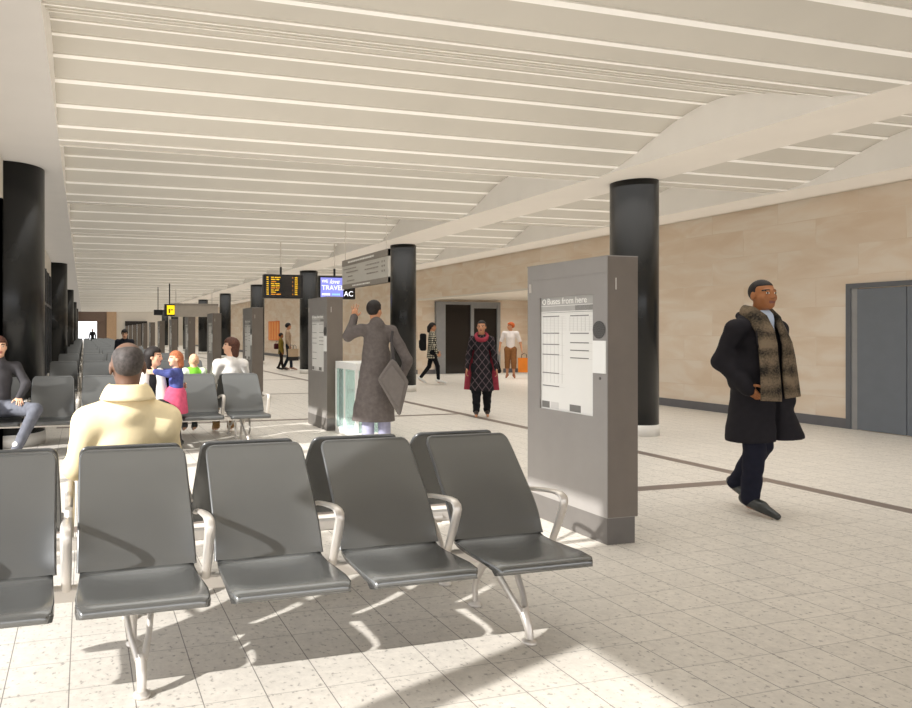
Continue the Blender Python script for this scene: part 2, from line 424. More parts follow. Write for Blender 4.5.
M_soff = mat('beige_soffit', (212, 203, 190), 0.75, var=0.02, scale=2); M_flank = mat('white_fascia', (246, 242, 236), 0.75, var=0.02, scale=2)
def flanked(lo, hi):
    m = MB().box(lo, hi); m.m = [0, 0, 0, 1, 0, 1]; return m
def wave(y): return 3.81 + 0.235 * math.cos(2 * PI * (y - 6.27) / 3.75)
ce = MB()
CY0 = -7.0
for (x0, x1) in ((-0.27, 6.8), (7.75, 10.12)):
    ny = int((Y1 - CY0) / 0.11)
    ce.grid(lambda u, v: (x0 + (x1 - x0) * u, CY0 + (Y1 - CY0) * v, wave(CY0 + (Y1 - CY0) * v)), 1, ny, 0)
    k = 0; y = 7.04 - 0.341 * 41
    while y < Y1 - .1:
        a, b = y - 0.026, y + 0.026
        vs = []
        for x in (x0, x1):
            vs += [(x, a, wave(a) + .002), (x, a, wave(a) - .012), (x, b, wave(b) - .012), (x, b, wave(b) + .002)]
        ce.add(vs, [(0, 1, 5, 4), (1, 2, 6, 5), (2, 3, 7, 6)], 1)
        y += 0.341
ce.box((-2.0, CY0 - .1, 4.12), (16, Y1 + .5, 4.3), 2)
struct(ce.obj('ceiling', [M_panel, M_rib, M_white]))
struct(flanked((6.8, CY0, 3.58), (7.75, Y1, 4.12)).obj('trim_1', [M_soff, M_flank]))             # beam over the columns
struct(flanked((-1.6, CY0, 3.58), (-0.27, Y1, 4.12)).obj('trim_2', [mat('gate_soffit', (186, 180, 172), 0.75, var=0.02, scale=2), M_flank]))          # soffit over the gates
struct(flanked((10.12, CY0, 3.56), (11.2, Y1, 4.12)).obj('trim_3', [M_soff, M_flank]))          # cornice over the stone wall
# stone wall on the right, open to a lobby between Y 12.2 and 21.9
WX = 11.05; HZ = 2.58
wr = MB(); wr.box((WX, -4, 0), (WX + .3, 12.2, 3.56)); wr.box((WX, 12.2, HZ), (WX + .3, 21.9, 3.56)); wr.box((WX, 21.9, 0), (WX + .3, Y1, 3.56))
struct(wr.obj('wall_right', M_stone))
struct(MB().box((WX + .3, 21.9, 0), (11.92, 22.1, 3.0)).box((14.22, 21.9, 0), (16, 22.1, 3.0)).box((11.92, 21.9, 2.50), (14.22, 22.1, 3.0)).obj('wall_lobby_back', M_stone))
struct(MB().box((15.6, 12.0, 0), (15.8, 22, 3.0)).box((WX + .3, 11.8, 0), (15.8, 12.0, 3.0)).obj('wall_lobby_side', M_stone))
struct(MB().box((WX + .3, 12.0, HZ), (15.8, 21.9, HZ + .1)).obj('ceiling_lobby', M_white))
struct(MB().box((WX - .02, 12.0, HZ - .05), (WX + .32, 21.9, HZ)).obj('trim_4', M_white))
bb = MB()
for a, b in ((-4, 6.25), (7.86, 12.2), (21.9, Y1)): bb.box((WX - .02, a, 0), (WX, b, .15))
struct(bb.obj('baseboard_right', mat('baseboard_grey', (104, 104, 108), .5)))
struct(MB().box((WX + .3, 21.88, 0), (11.7, 21.9, .15)).box((14.4, 21.88, 0), (15.6, 21.9, .15)).obj('baseboard_lobby', MATS['baseboard_grey']))
# double door in the stone wall
M_door = mat('door_grey', (112, 118, 126), .5, var=.03); M_frame = mat('door_frame_grey', (100, 103, 108), .5, var=.03); M_ltrim = mat('door_stop_grey', (150, 150, 150), .5)
d1 = struct(MB().box((WX - .03, 7.79, 0), (WX + .05, 7.86, 2.17)).box((WX - .03, 6.25, 0), (WX + .05, 6.32, 2.17)).box((WX - .03, 6.32, 2.10), (WX + .05, 7.79, 2.17)).obj('door_1', M_frame))
struct(MB().box((WX - .012, 7.70, 0), (WX, 7.79, 2.10)).obj('door_frame_reveal', M_ltrim, d1))
struct(MB().cbox((WX - .025, 7.06, .01), (WX, 7.70, 2.085), .004).obj('door_leaf', M_door, d1))
struct(MB().cbox((WX - .025, 6.33, .01), (WX, 7.05, 2.085), .004).obj('door_leaf', M_door, d1))
# dark glazed entrance at the back of the lobby
d2 = struct(MB().box((11.70, 21.78, 0), (12.05, 21.9, 2.50)).box((14.10, 21.80, 0), (14.22, 21.9, 2.50)).box((12.05, 21.80, 2.40), (14.10, 21.9, 2.50)).box((13.05, 21.80, 0), (13.17, 21.9, 2.40)).box((13.17, 21.82, 2.28), (14.1, 21.9, 2.4)).obj('door_2', mat('steel_frame', (140, 142, 144), .45)))
struct(MB().box((12.05, 21.86, 0), (13.05, 21.9, 2.40)).box((13.17, 21.86, 0), (14.10, 21.9, 2.28)).obj('door_glass', mat('black_door_glass', (22, 18, 18), .15, spec=.4), d2))
# end wall with the bright exit
M_tan = mat('tan_board', (196, 164, 132), .6)
struct(MB().box((-1.7, Y1, 0), (-.85, Y1 + .2, 4.2)).box((-.85, Y1, 2.6), (1.3, Y1 + .2, 4.2)).box((1.3, Y1, 0), (16, Y1 + .2, 4.2)).obj('wall_back', M_white))
struct(MB().box((-1.2, Y1 - .3, 2.55), (2.3, Y1 - .02, 3.6)).box((1.3, Y1 - .2, 0), (2.3, Y1 - .02, 2.55)).obj('trim_5', M_brown))
struct(MB().box((2.3, Y1 - .35, 0), (3.3, Y1 - .02, 3.6)).obj('trim_6', M_tan))
struct(MB().box((4.2, Y1 - .3, 0), (6.5, Y1 - .02, 2.6)).obj('trim_7', M_dark))
# left facade: open glazed bays near us, dark glass between the half columns further on
FX = -0.97
lw = MB(); lw.box((FX - .06, 9.2, 0), (FX, Y1, 3.1)); lw.box((-1.62, 9.2, 0), (FX, 9.26, 3.1))
struct(lw.obj('window_1', M_darkglass))
struct(MB().box((FX - .08, CY0, 3.1), (FX, Y1, 3.58)).obj('wall_left', M_white))
fm = MB()
y = 9.2 + 1.3
while y < Y1:
    fm.box((FX, y - .03, 0), (FX + .03, y + .03, 3.1)); y += 1.45
fm.box((FX, 9.9, 2.15), (FX + .025, Y1, 2.21))
struct(fm.obj('trim_8', M_dgrey))
mu = MB()
mu.box((-1.60, -14, 2.85), (-1.46, 9.2, 3.6)); mu.box((-1.60, -16, 3.58), (-1.46, 3.5, 8.0)); mu.box((-1.58, -14, 1.96), (-1.5, 2.35, 2.85))  # unseen: headers extended and upper wall raised to block stray sun
for yy in (-1.2, 1.57, 4.2, 6.7, 9.15): mu.box((-1.6, yy - .07, 0), (-1.46, yy + .07, 2.9))
mu.box((-1.58, -3, 0), (-1.48, 9.2, .10))
struct(mu.obj('trim_9', M_dgrey))
# ------------------------------------------------------------------ columns
ordn = ['first', 'second', 'third', 'fourth', 'fifth', 'sixth', 'seventh', 'eighth', 'ninth', 'tenth', 'eleventh', 'twelfth', 'thirteenth']
c0 = None
for k in range(9):
    yk = 8.28 + 7.5 * k
    lab = ['glossy black round column with white foot, right behind the big grey kiosk', 'glossy black round column just right of the waving man in grey coat',
           'black round column partly behind the travel advert screen', 'black round column just left of the departure board'][k] if k < 4 else '%s black round column from the front in the right-hand row' % ordn[k]
    if c0 is None:
        c0 = thing('round_column', lab, 'column', (7.57, yk, 0), 0, 'black columns of the right-hand row')
        MB().lathe([(0, .15), (.315, .15), (.315, 3.58), (0, 3.58)], n=48).obj('shaft', M_black, c0)
        MB().lathe([(0, 0), (.325, 0), (.325, .15), (.31, .16), (0, .16)], n=48).obj('foot_ring', mat('white_foot_ring', (225, 222, 216), .5), c0)
    else: dup(c0, None, (7.57, yk, 0), lab)
c1 = None
for k, yk in enumerate((9.75, 22.9, 37.0, 52.0, 66.5)):
    lab = 'largest black half-round column on the left, behind the seated man in dark sweater' if k == 0 else '%s black half-round column from the front along the left glass front' % ordn[k]
    if c1 is None:
        c1 = MB().lathe([(0, .16), (.47, .16), (.47, 3.58), (0, 3.58)], n=48, a0=-PI/2, a1=PI/2).lathe([(0, 0), (.48, 0), (.48, .16), (0, .16)], n=48, mi=1, a0=-PI/2, a1=PI/2).obj('half_round_column', [M_black, MATS['white_foot_ring']], None, (FX, yk, 0))
        tag(c1, lab, 'column', 'black half columns on the left')
    else: dup(c1, None, (FX, yk, 0), lab)
# ------------------------------------------------------------------ beam benches
M_seat = mat('grey_seat_metal', (122, 123, 122), .25, metal=.68, var=.04, scale=3)
M_rim = mat('dark_seat_rim', (104, 105, 105), .3, metal=.7)
M_arm = mat('cast_aluminium', (214, 208, 200), .38, metal=.55, var=.03)
PITCH = .5925
def seat_mesh(sg):
    prof = [(-.735, .372), (-.758, .378), (-.768, .395), (-.760, .413), (-.735, .421), (-.66, .424), (-.56, .421), (-.46, .419), (-.40, .424), (-.365, .437),
            (-.362, .415), (-.40, .398), (-.46, .393), (-.56, .396), (-.66, .398), (-.72, .392)]
    n = len(prof); mb = MB(); xs = [-1, -.97, -.9, -.7, -.4, 0, .4, .7, .9, .97, 1]
    vs = []
    for (y, z) in prof:
        hw = .262 - .02 * max(0, min(1, (y + .72) / .36))
        cr = max(0, (-.70 - y) / .068); hw -= .03 * cr * cr
        for u in xs:
            dish = -.012 * (1 - u*u) if -.7 < y < -.4 else 0
            edge = -.006 if abs(u) > .95 and z > .4 else 0
            vs.append((u * hw, sg * y, z + dish + edge))
    m = len(xs)
    fs = [(i*m+j, i*m+j+1, ((i+1) % n)*m+j+1, ((i+1) % n)*m+j) for i in range(n) for j in range(m-1)]
    fs += [tuple(i*m for i in range(n)), tuple(i*m+m-1 for i in range(n))]
    mb.add(vs, fs, 0, True); return mb.mesh('seat', M_seat)
BP = [(-.372, .425), (-.352, .455), (-.325, .505), (-.285, .575), (-.235, .655), (-.18, .735), (-.12, .815), (-.085, .855), (-.066, .878), (-.062, .886)]
def back_pt(u, v, off=0.0):
    """u -1..1 across, v 0..1 up the profile"""
    t = v * (len(BP) - 1); i = min(int(t), len(BP) - 2); f = t - i
    y = BP[i][0] + (BP[i+1][0] - BP[i][0]) * f; z = BP[i][1] + (BP[i+1][1] - BP[i][1]) * f
    ty, tz = BP[i+1][0] - BP[i][0], BP[i+1][1] - BP[i][1]; l = math.hypot(ty, tz); ny, nz = -tz / l, ty / l
    hw = .248 - .012 * v
    k = max(0, (z - .85) / .036); hw -= .03 * (1 - math.sqrt(max(0, 1 - min(1, k)**2)))
    wing = .022 * abs(u)**4 * math.exp(-((v - .28) / .2)**2)
    return (u * hw, y + ny * (off + wing), z + nz * (off + wing))
def back_mesh(sg):
    mb = MB(); nu, nv = 16, 27
    F = lambda u, v, o: (lambda p: (p[0], sg * p[1], p[2]))(back_pt(u*2-1, v, o))
    mb.grid(lambda u, v: F(u, v, .010), nu, nv); mb.grid(lambda u, v: F(u, v, -.010), nu, nv)
    for e in (0, 1):
        mb.add([F(e, j/nv, s) for j in range(nv+1) for s in (.010, -.010)], [(2*j, 2*j+1, 2*j+3, 2*j+2) for j in range(nv)])
        mb.add([F(i/nu, e, s) for i in range(nu+1) for s in (.010, -.010)], [(2*i, 2*i+1, 2*i+3, 2*i+2) for i in range(nu)])
    return mb.mesh('backrest', M_seat)
def rim_mesh(sg):
    pts = [back_pt(-1, v/20, 0) for v in range(0, 21)] + [back_pt(-.6 + 1.2*i/6, 1, 0) for i in range(7)] + [back_pt(1, 1 - v/20, 0) for v in range(0, 21)]
    return MB().tube([(p[0], sg*p[1], p[2]) for p in pts], .0095, 8).mesh('back_rim', M_rim)
def arm_mesh(sg):
    P = [(-.115, .585), (-.17, .604), (-.25, .620), (-.34, .634), (-.41, .642), (-.455, .642), (-.482, .630), (-.489, .608), (-.478, .572), (-.445, .495), (-.41, .42), (-.385, .365), (-.37, .345)]
    return MB().tube([(0, sg*y, z) for y, z in P], .0115, 8, ru=[.020]*3 + [.024]*7 + [.021]*3, up=(1, 0, 0)).mesh('armrest', M_arm)
def leg_mesh(sg):
    mb = MB(); q = lambda x, y, z: (x, sg*y, z)
    for s in (-1, 1):
        mb.tube([q(s*.062, -.37, .335), q(s*.058, -.42, .30), q(s*.038, -.52, .20), q(s*.012, -.585, .125)], [.013, .014, .013, .016], 8, ru=[.024, .024, .02, .02])
    mb.tube([q(0, -.575, .14), q(0, -.605, .10), q(0, -.625, .06), q(0, -.63, .018)], [.024, .022, .02, .018], 10)
    mb.tube([q(0, -.37, .335), q(0, -.30, .30), q(0, -.225, .225), q(0, -.175, .15), q(0, -.16, .10), q(0, -.16, .018)], [.03, .026, .021, .018, .015, .013], 10)
    mb.tube([q(-.075, -.36, .335), q(.075, -.36, .335)], .036, 12)
    for y in (-.63, -.16): mb.lathe([(0, 0), (.036, 0), (.036, .012), (.018, .024), (0, .024)], q(0, y, 0), 18)
    return mb.mesh('leg', M_arm)
def build_bench(label, ks, sg, loc, group):
    t = thing('beam_bench', label, 'bench', loc, 0, group)
    sm, bm_, rm, am, lm = BENCH[sg]
    xs = [.225 + PITCH*k for k in ks]
    for x in xs:
        mk('seat', sm, t, (x, 0, 0)); b = mk('backrest', bm_, t, (x, 0, 0)); mk('back_rim', rm, b)
    for x in [xs[0] - PITCH/2] + [v + PITCH/2 for v in xs]: mk('armrest', am, t, (x + .0, 0, 0))
    for x in (.222, 2.0): mk('leg', lm, t, (x, 0, 0))
    y0, y1 = sorted((sg * -.39, sg * -.335))
    MB().cbox((xs[0] - .24, y0, .31), (xs[-1] + .24, y1, .37), .008).obj('beam', M_arm, t)
    return t
BENCH = {s: (seat_mesh(s), back_mesh(s), rim_mesh(s), arm_mesh(s), leg_mesh(s)) for s in (1, -1)}
M_seat_dim = mat('grey_seat_metal_dimmed', (92, 93, 92), .3, metal=.55, var=.04, scale=3)  # same seat metal, darkened to tone down ceiling reflections in the rows behind
def with_mat(me, m): c = me.copy(); c.materials.clear(); c.materials.append(m); return c
FRONT = BENCH; BACK = {s: (with_mat(v[0], M_seat_dim), with_mat(v[1], M_seat_dim)) + v[2:] for s, v in BENCH.items()}
GF, GR = 'bench rows facing the viewer', 'bench rows facing away'
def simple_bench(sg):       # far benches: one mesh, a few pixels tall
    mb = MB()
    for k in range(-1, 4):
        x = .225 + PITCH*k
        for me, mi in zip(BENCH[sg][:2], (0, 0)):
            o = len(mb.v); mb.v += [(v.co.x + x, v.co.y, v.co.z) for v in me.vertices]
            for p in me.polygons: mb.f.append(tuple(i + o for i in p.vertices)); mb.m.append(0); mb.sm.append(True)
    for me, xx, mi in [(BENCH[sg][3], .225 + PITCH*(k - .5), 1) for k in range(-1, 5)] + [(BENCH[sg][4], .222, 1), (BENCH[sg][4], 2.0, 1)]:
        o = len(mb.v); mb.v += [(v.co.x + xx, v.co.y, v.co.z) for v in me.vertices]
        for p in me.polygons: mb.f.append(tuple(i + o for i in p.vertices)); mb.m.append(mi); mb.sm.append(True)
    return mb.mesh('beam_bench', [M_seat_dim, M_arm])
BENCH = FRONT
rows = [3.46, 9.21] + [13.85 + 4.7*k for k in range(12)]
flab = ['foreground row of grey metal beam seats facing the viewer', 'second row of grey beam seats, facing the viewer, man in dark sweater on it']
rlab = ['grey beam seats facing away behind the foreground row, where the yellow coat man sits', 'grey beam seats facing away where the woman in white sweater sits']
far = {}
for i, y in enumerate(rows):
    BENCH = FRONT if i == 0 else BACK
    for sg in (1, -1):
        lab = (flab if sg == 1 else rlab)[i] if i < 2 else '%s grey bench row from the front, its seats facing %s' % (ordn[i] if i < 13 else 'furthest', 'the viewer' if sg == 1 else 'away')
        g = GF if sg == 1 else GR
        if i < 4:
            ks = range(-2, 4) if (i == 1 and sg == 1) else range(-1, 4)
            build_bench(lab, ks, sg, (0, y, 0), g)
        else:
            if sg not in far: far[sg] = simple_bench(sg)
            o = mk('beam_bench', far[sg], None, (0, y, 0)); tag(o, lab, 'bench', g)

# ------------------------------------------------------------------ information kiosks
M_kiosk = mat('kiosk_grey', (150, 146, 142), .4, metal=.2, var=.03); M_plinth = mat('kiosk_plinth', (104, 100, 96), .4, metal=.2)
M_paper = mat('poster_paper', (232, 231, 226), .45, var=.01); M_band = mat('poster_grey_band', (172, 170, 166), .5); M_ink = mat('poster_ink', (120, 118, 114), .6); M_inkl = mat('poster_light_ink', (212, 210, 206), .6)
M_sheetw = mat('sheet_white', (240, 240, 236), .5, var=.01); M_txtw = mat('lettering_white', (244, 243, 238), .5, var=.01)
kl, kw = .887, .245
def make_kiosk(label, loc):
    t = thing('information_kiosk', label, 'kiosk', loc, 0, 'grey information kiosks')
    py0, py1, pz0, pz1 = .142, .735, .858, 1.714
    b = MB()
    # body in slabs leaving the poster recess open on the x=0 face
    b.box((.03, 0, .18), (kw, kl, 1.965)); b.box((0, 0, .18), (.03, py0, 1.965)); b.box((0, py1, .18), (.03, kl, 1.965))
    b.box((0, py0, .18), (.03, py1, pz0)); b.box((0, py0, pz1), (.03, py1, 1.965))
    b.box((-.002, -.002, 1.855), (kw + .002, kl + .002, 1.858)); b.box((-.003, -.003, 1.965), (kw + .003, kl + .003, 1.972))
    b.obj('cabinet', M_kiosk, t); MB().box((.004, -.005, .185), (kw, -.001, 1.965)).obj('end_shade_panel', mat('kiosk_end_shaded', (112, 103, 94), .5), t)  # thin skin added on the end face, its shade put into the colour
    MB().box((.0, .0, 0), (kw - .02, kl, .18)).obj('plinth', M_plinth, t)
    MB().box((-.004, .838, 1.76), (0, .862, 1.83)).box((.06, -.009, 1.74), (.066, -.005, 1.82)).obj('hinge', M_arm, t)
    p = MB(); x = .016
    p.box((x, py0, pz0), (.03, py1, pz1), 0)
    Wd = py1 - py0
    def r(u0, u1, v0, v1, mi):      # u from the left edge of the sheet as read (far end), v from its foot, both 0..1
        p.box((x - .0015, py1 - u1*Wd, pz0 + v0*(pz1 - pz0)), (x, py1 - u0*Wd, pz0 + v1*(pz1 - pz0)), mi)
    r(0, 1, .925, 1, 1); r(0, .98, .875, .92, 1); r(.66, 1, .875, .92, 2)
    r(.02, .98, .862, .866, 2); r(.02, .98, .848, .851, 3)
    for cu, rows_ in ((0, (.835, .685, .585, .495, .33, .215)), (.54, (.835, .685, .605, .54, .475))):
        for v in rows_:
            r(cu + .03, cu + .36, v - .008, v, 2); r(cu + .03, cu + .46, v - .0105, v - .0085, 3)
    for i in range(9): r(.04, .5, .82 - i*.014, .8225 - i*.014, 3); r(.55, .97, .82 - i*.014, .8225 - i*.014, 3)
    for i in range(6): r(.04 + i*.075, .045 + i*.075, .24, .82, 3)
    for i in range(6): r(.56 + i*.07, .565 + i*.07, .70, .82, 3)
    r(.02, .17, .012, .07, 2); r(.2, .35, .012, .07, 3); r(.56, .76, .012, .07, 2)
    po = p.obj('poster', [M_paper, M_band, M_ink, M_inkl], t)
    Mx = Matrix(((0, 0, -1, x - .002), (-1, 0, 0, py1 - .075), (0, 1, 0, pz1 - .053), (0, 0, 0, 1)))
    put_text('poster_heading', 'Buses from here', .066, M_txtw, po, Mx)
    MB().tube([(x - .003, py1 - .04 + .018*math.cos(a), pz1 - .033 + .018*math.sin(a)) for a in [2*PI*i/20 for i in range(20)]], .004, 6, closed=True).obj('poster_roundel', M_txtw, po)
    g = MB(); gy, gz = .078, 1.465
    g.add([(-.003, gy + .062*math.cos(2*PI*i/28), gz + .062*math.sin(2*PI*i/28)) for i in range(28)], [tuple(range(28))])
    g.add([(.001, gy + .062*math.cos(2*PI*i/28), gz + .062*math.sin(2*PI*i/28)) for i in range(28)], [tuple(range(28))])
    for rr, nn in ((.012, 6), (.027, 12), (.042, 18), (.055, 22)):
        for i in range(nn):
            a = 2*PI*i/nn; cy, cz = gy + rr*math.cos(a), gz + rr*math.sin(a)
            g.add([(-.0045, cy + .0045*math.cos(2*PI*j/6), cz + .0045*math.sin(2*PI*j/6)) for j in range(6)], [tuple(range(6))], 1)
    g.obj('speaker_grille', [mat('grille_grey', (92, 90, 88), .5), mat('grille_hole', (48, 47, 46), .7)], t)
    MB().box((-.006, .012, 1.165), (0, .138, 1.39)).obj('notice_sheet', M_sheetw, t)
    MB().lathe([(0, 0), (.009, 0), (.009, .004), (0, .004)], n=14).obj('lock', M_plinth, t).matrix_local = Matrix.Translation((-.004, .07, 1.13)) @ Matrix.Rotation(PI/2, 4, 'Y')
    return t
kY = [3.99, 9.69, 14.44, 19.15] + [23.85 + 4.7*k for k in range(9)]
klab = ['large grey information kiosk with bus timetable poster in the right foreground', 'grey information kiosk with poster left of the waving man in grey coat', 'grey information kiosk with narrow poster edge behind the woman in white sweater']
k0 = None
for i, y in enumerate(kY):
    lab = klab[i] if i < 3 else '%s grey information kiosk from the front in the receding row' % ordn[i]
    k0 = make_kiosk(lab, (3.43, y, 0)) if k0 is None else (dup(k0, None, (3.43, y, 0), lab) and k0)

# ------------------------------------------------------------------ glass counter
M_teal = glass_material('teal_glass', (240, 250, 249), .86); M_cw = mat('counter_white', (232, 232, 228), .4, var=.01)
t = thing('glass_counter', 'white framed counter with teal glass sides beside the waving man', 'counter', (3.52, 8.78, 0))
MB().cbox((0, 0, .93), (.5, .8, 1.03), .006).obj('counter_top', M_cw, t)
MB().cbox((0, 0, 0), (.5, .8, .09), .006).obj('base', M_cw, t)
for x, y in ((0, 0), (.46, 0), (0, .76), (.46, .76), (0, .42)): MB().box((x, y, .09), (x + .04, y + .04, .93)).obj('post', M_cw, t)
for lo, hi in (((.012, .04, .09), (.02, .76, .93)), ((.04, .012, .09), (.46, .02, .93)), ((.48, .04, .09), (.488, .76, .93)), ((.04, .78, .09), (.46, .788, .93))):
    MB().box(lo, hi).obj('glass_panel', M_teal, t)

# ------------------------------------------------------------------ screens and signs
M_scr = mat('screen_housing', (26, 27, 30), .35); M_disp = mat('display_black', (36, 34, 34), .15, spec=.8); M_amber = emit('amber_led', (250, 196, 30), 1.1); M_ambr2 = emit('amber_led_dim', (240, 150, 24), .9)
def screen(label, loc, wd, ht):
    t = thing('departure_board' if 'depart' in label else 'advert_screen', label, 'screen', loc)
    MB().cbox((0, 0, 0), (wd, .16, ht), .012).obj('housing', M_scr, t)
    MB().tube([(wd*.45, .08, ht), (wd*.45, .08, ht + .2)], .03, 10).obj('hanger_pole', M_scr, t); MB().tube([(wd*.45, .08, ht + .2), (wd*.45, .08, 4.0 - loc[2])], .012, 8).obj('hanger_rod', M_white, t)
    return t
t = screen('hanging departure board with rows of amber lettering', (4.60, 18.0, 2.35), 1.09, .64)
d = MB().box((.05, -.006, .05), (1.04, 0, .60)).obj('display', M_disp, t)
rnd = random.Random(3); a = MB()
for i in range(9):
    z = .555 - i*.056
    def word(x, n, mi):
        for _ in range(n):
            ww = rnd.uniform(.010, .018); hh = rnd.choice((.018, .024, .027))
            a.box((x, -.011, z - .012), (x + ww, -.006, z - .012 + hh), mi); x += ww + .006
        return x
    word(.075, 3, 0); x = word(.20, rnd.randint(4, 7), i % 3 == 2)
    if rnd.random() > .35: word(x + .02, rnd.randint(3, 9), i % 3 == 2)
    word(.86, 4, 0); 
    if i % 2 == 0: word(.79, 1, 1)
a.obj('amber_text_rows', [M_amber, M_ambr2], d)
t = screen('hanging advert screen showing the word TRAVEL on lilac blue', (6.14, 18.0, 2.35), 1.06, .63)
M_lil = emit('lilac_display', (128, 132, 214), 1.0); M_wem = emit('white_display', (244, 246, 255), 1.1); M_ltb = emit('light_blue_display', (150, 200, 240), 1.0)
d = MB().box((.05, -.006, .05), (.70, 0, .58)).obj('display', M_lil, t)
MB().box((.71, -.006, .05), (1.02, 0, .58)).obj('display', M_disp, t)
RX = lambda x, z: Matrix(((1, 0, 0, x), (0, 0, -1, -.010), (0, 1, 0, z), (0, 0, 0, 1)))
put_text('screen_text', 'WE', .12, M_wem, d, RX(.08, .44)); put_text('screen_text', 'love', .17, M_wem, d, RX(.30, .42), shear=.35)
put_text('screen_text', 'TRAVEL', .185, M_wem, d, RX(.08, .245))
a = MB()
for x in (.09, .15, .21, .27): a.box((x, -.011, .10), (x + .045, -.006, .15))
for x in (.38, .44, .5, .56): a.box((x, -.011, .10), (x + .045, -.006, .15), 1)
a.obj('small_text_line', [M_wem, M_ltb], d)
put_text('screen_symbol', 'AC', .2, M_wem, t, RX(.72, .08))
M_sg = mat('sign_panel', (205, 202, 194), .5, var=.02); M_sgb = mat('sign_band', (150, 143, 135), .5); M_sgi = mat('sign_ink', (158, 150, 142), .6)
# hanging wayfinding sign, parallel to the hall
t = thing('hanging_sign', 'long pale hanging information sign with grey header above the waving man', 'sign', (5.3, 11.67, 2.35))
b = MB(); b.box((0, 0, 0), (.05, 2.33, .61), 0); b.box((-.004, 0, .48), (.054, 2.33, .61), 1); b.box((-.004, 0, 0), (.054, 2.33, .10), 1)
sgn = b.obj('sign_panel', [M_sg, M_sgb], t)
tx = MB(); rnd = random.Random(5)
def line(u0, u1, z, h, mi=0):
    tx = MB()
    u = u0
    while u < u1:
        ww = rnd.uniform(.03, .075); tx.box((-.007, 2.33 - min(u + ww, u1), z), (-.004, 2.33 - u, z + h), 0); u += ww + .02
    tx.obj('text_line', [M_sgi, M_txtw][mi], sgn)
line(.35, 1.7, .53, .035, 1); line(.6, 1.5, .035, .03, 1)
for z, u0, u1 in ((.40, .1, .8), (.33, .25, .9), (.24, .35, .6), (.15, .3, .7), (.39, 1.3, 1.95), (.31, 1.25, 1.9), (.22, 1.35, 1.9)): line(u0, u1, z, .022, 0)
for z in (.385, .30, .21):
    for u in (2.2, 2.1): MB().box((-.007, 2.33 - u, z), (-.004, 2.33 - u + .04, z + .035)).obj('bay_mark', M_sgi, sgn)
for y in (.12, 2.2): MB().tube([(.025, y, .61), (.025, y, 1.4)], .007, 8).obj('hanger_rod', M_white, t)
# far hanging signs
t = thing('hanging_sign', 'distant grey hanging sign panel right of the small yellow sign', 'sign', (4.96, 34.5, 2.2))
MB().cbox((-.85, 0, 0), (1.5, .1, .66), .01).box((-.86, -.01, .56), (1.51, .11, .66), 1).obj('sign_panel', [mat('far_sign_grey', (176, 168, 158), .5), M_sgb], t)
for x in (-.6, 1.2): MB().tube([(x, .05, .66), (x, .05, 1.6)], .012, 8).obj('hanger_rod', M_alu, t)
t = thing('hanging_sign', 'small square yellow illuminated hanging sign in the distance', 'sign', (3.7, 33.0, 2.24))
MB().cbox((-.06, 0, -.05), (.42, .2, .52), .01).obj('housing', M_scr, t)
dd = MB().box((.05, -.01, .03), (.40, 0, .46)).obj('display', emit('yellow_sign', (246, 214, 20), 1.0), t)
MB().box((.12, -.014, .1), (.2, -.01, .3)).box((.22, -.014, .22), (.33, -.01, .28)).obj('sign_symbol', mat('sign_olive', (150, 120, 10), .5), dd)
MB().tube([(.18, .1, .52), (.18, .1, 1.5)], .03, 8).obj('hanger_pole', M_scr, t)
t = thing('hanging_sign', 'small black hanging sign left of the yellow sign in the distance', 'sign', (3.24, 34.0, 2.26))
MB().cbox((0, 0, 0), (.42, .12, .26), .01).obj('housing', M_scr, t); MB().tube([(.2, .06, .26), (.2, .06, 1.5)], .02, 8).obj('hanger_pole', M_scr, t)
# orange poster on the far wall
t = MB(); t.box((WX - .05, 39.5, .95), (WX - .0, 41.9, 2.1), 0)
for i in range(4): t.box((WX - .055, 39.6 + i*.6, 1.0), (WX - .05, 39.9 + i*.6, 2.05), 1)
o = t.obj('wall_poster', [mat('poster_orange', (236, 128, 44), .5), mat('poster_light_orange', (246, 170, 96), .5)]); tag(o, 'orange striped poster on the far stone wall behind the child', 'poster')
# ------------------------------------------------------------------ people
M_skin = {k: mat('skin_' + k, c, .5, var=.05, scale=14, spec=.35) for k, c in dict(deep=(112, 84, 68), brown=(158, 102, 62), light=(224, 176, 146), tan=(196, 142, 108)).items()}
M_hair = {k: mat('hair_' + k, c, .6, var=.35, scale=60, spec=.3) for k, c in dict(black=(36, 30, 28), brown=(84, 52, 40), ginger=(186, 88, 34), grey=(74, 68, 65), fair=(214, 172, 140), red=(168, 100, 66)).items()}
M_lip = mat('lip', (150, 82, 70), .45); M_lipd = mat('lip_brown', (120, 66, 52), .45); M_eye = mat('eye_dark', (34, 26, 22), .2); M_eyew = mat('eye_white', (226, 220, 212), .3)
def cloth(name, c, var=.12, rough=.85): return mat(name, c, rough, var=var, scale=22, spec=.2, bump=.12)

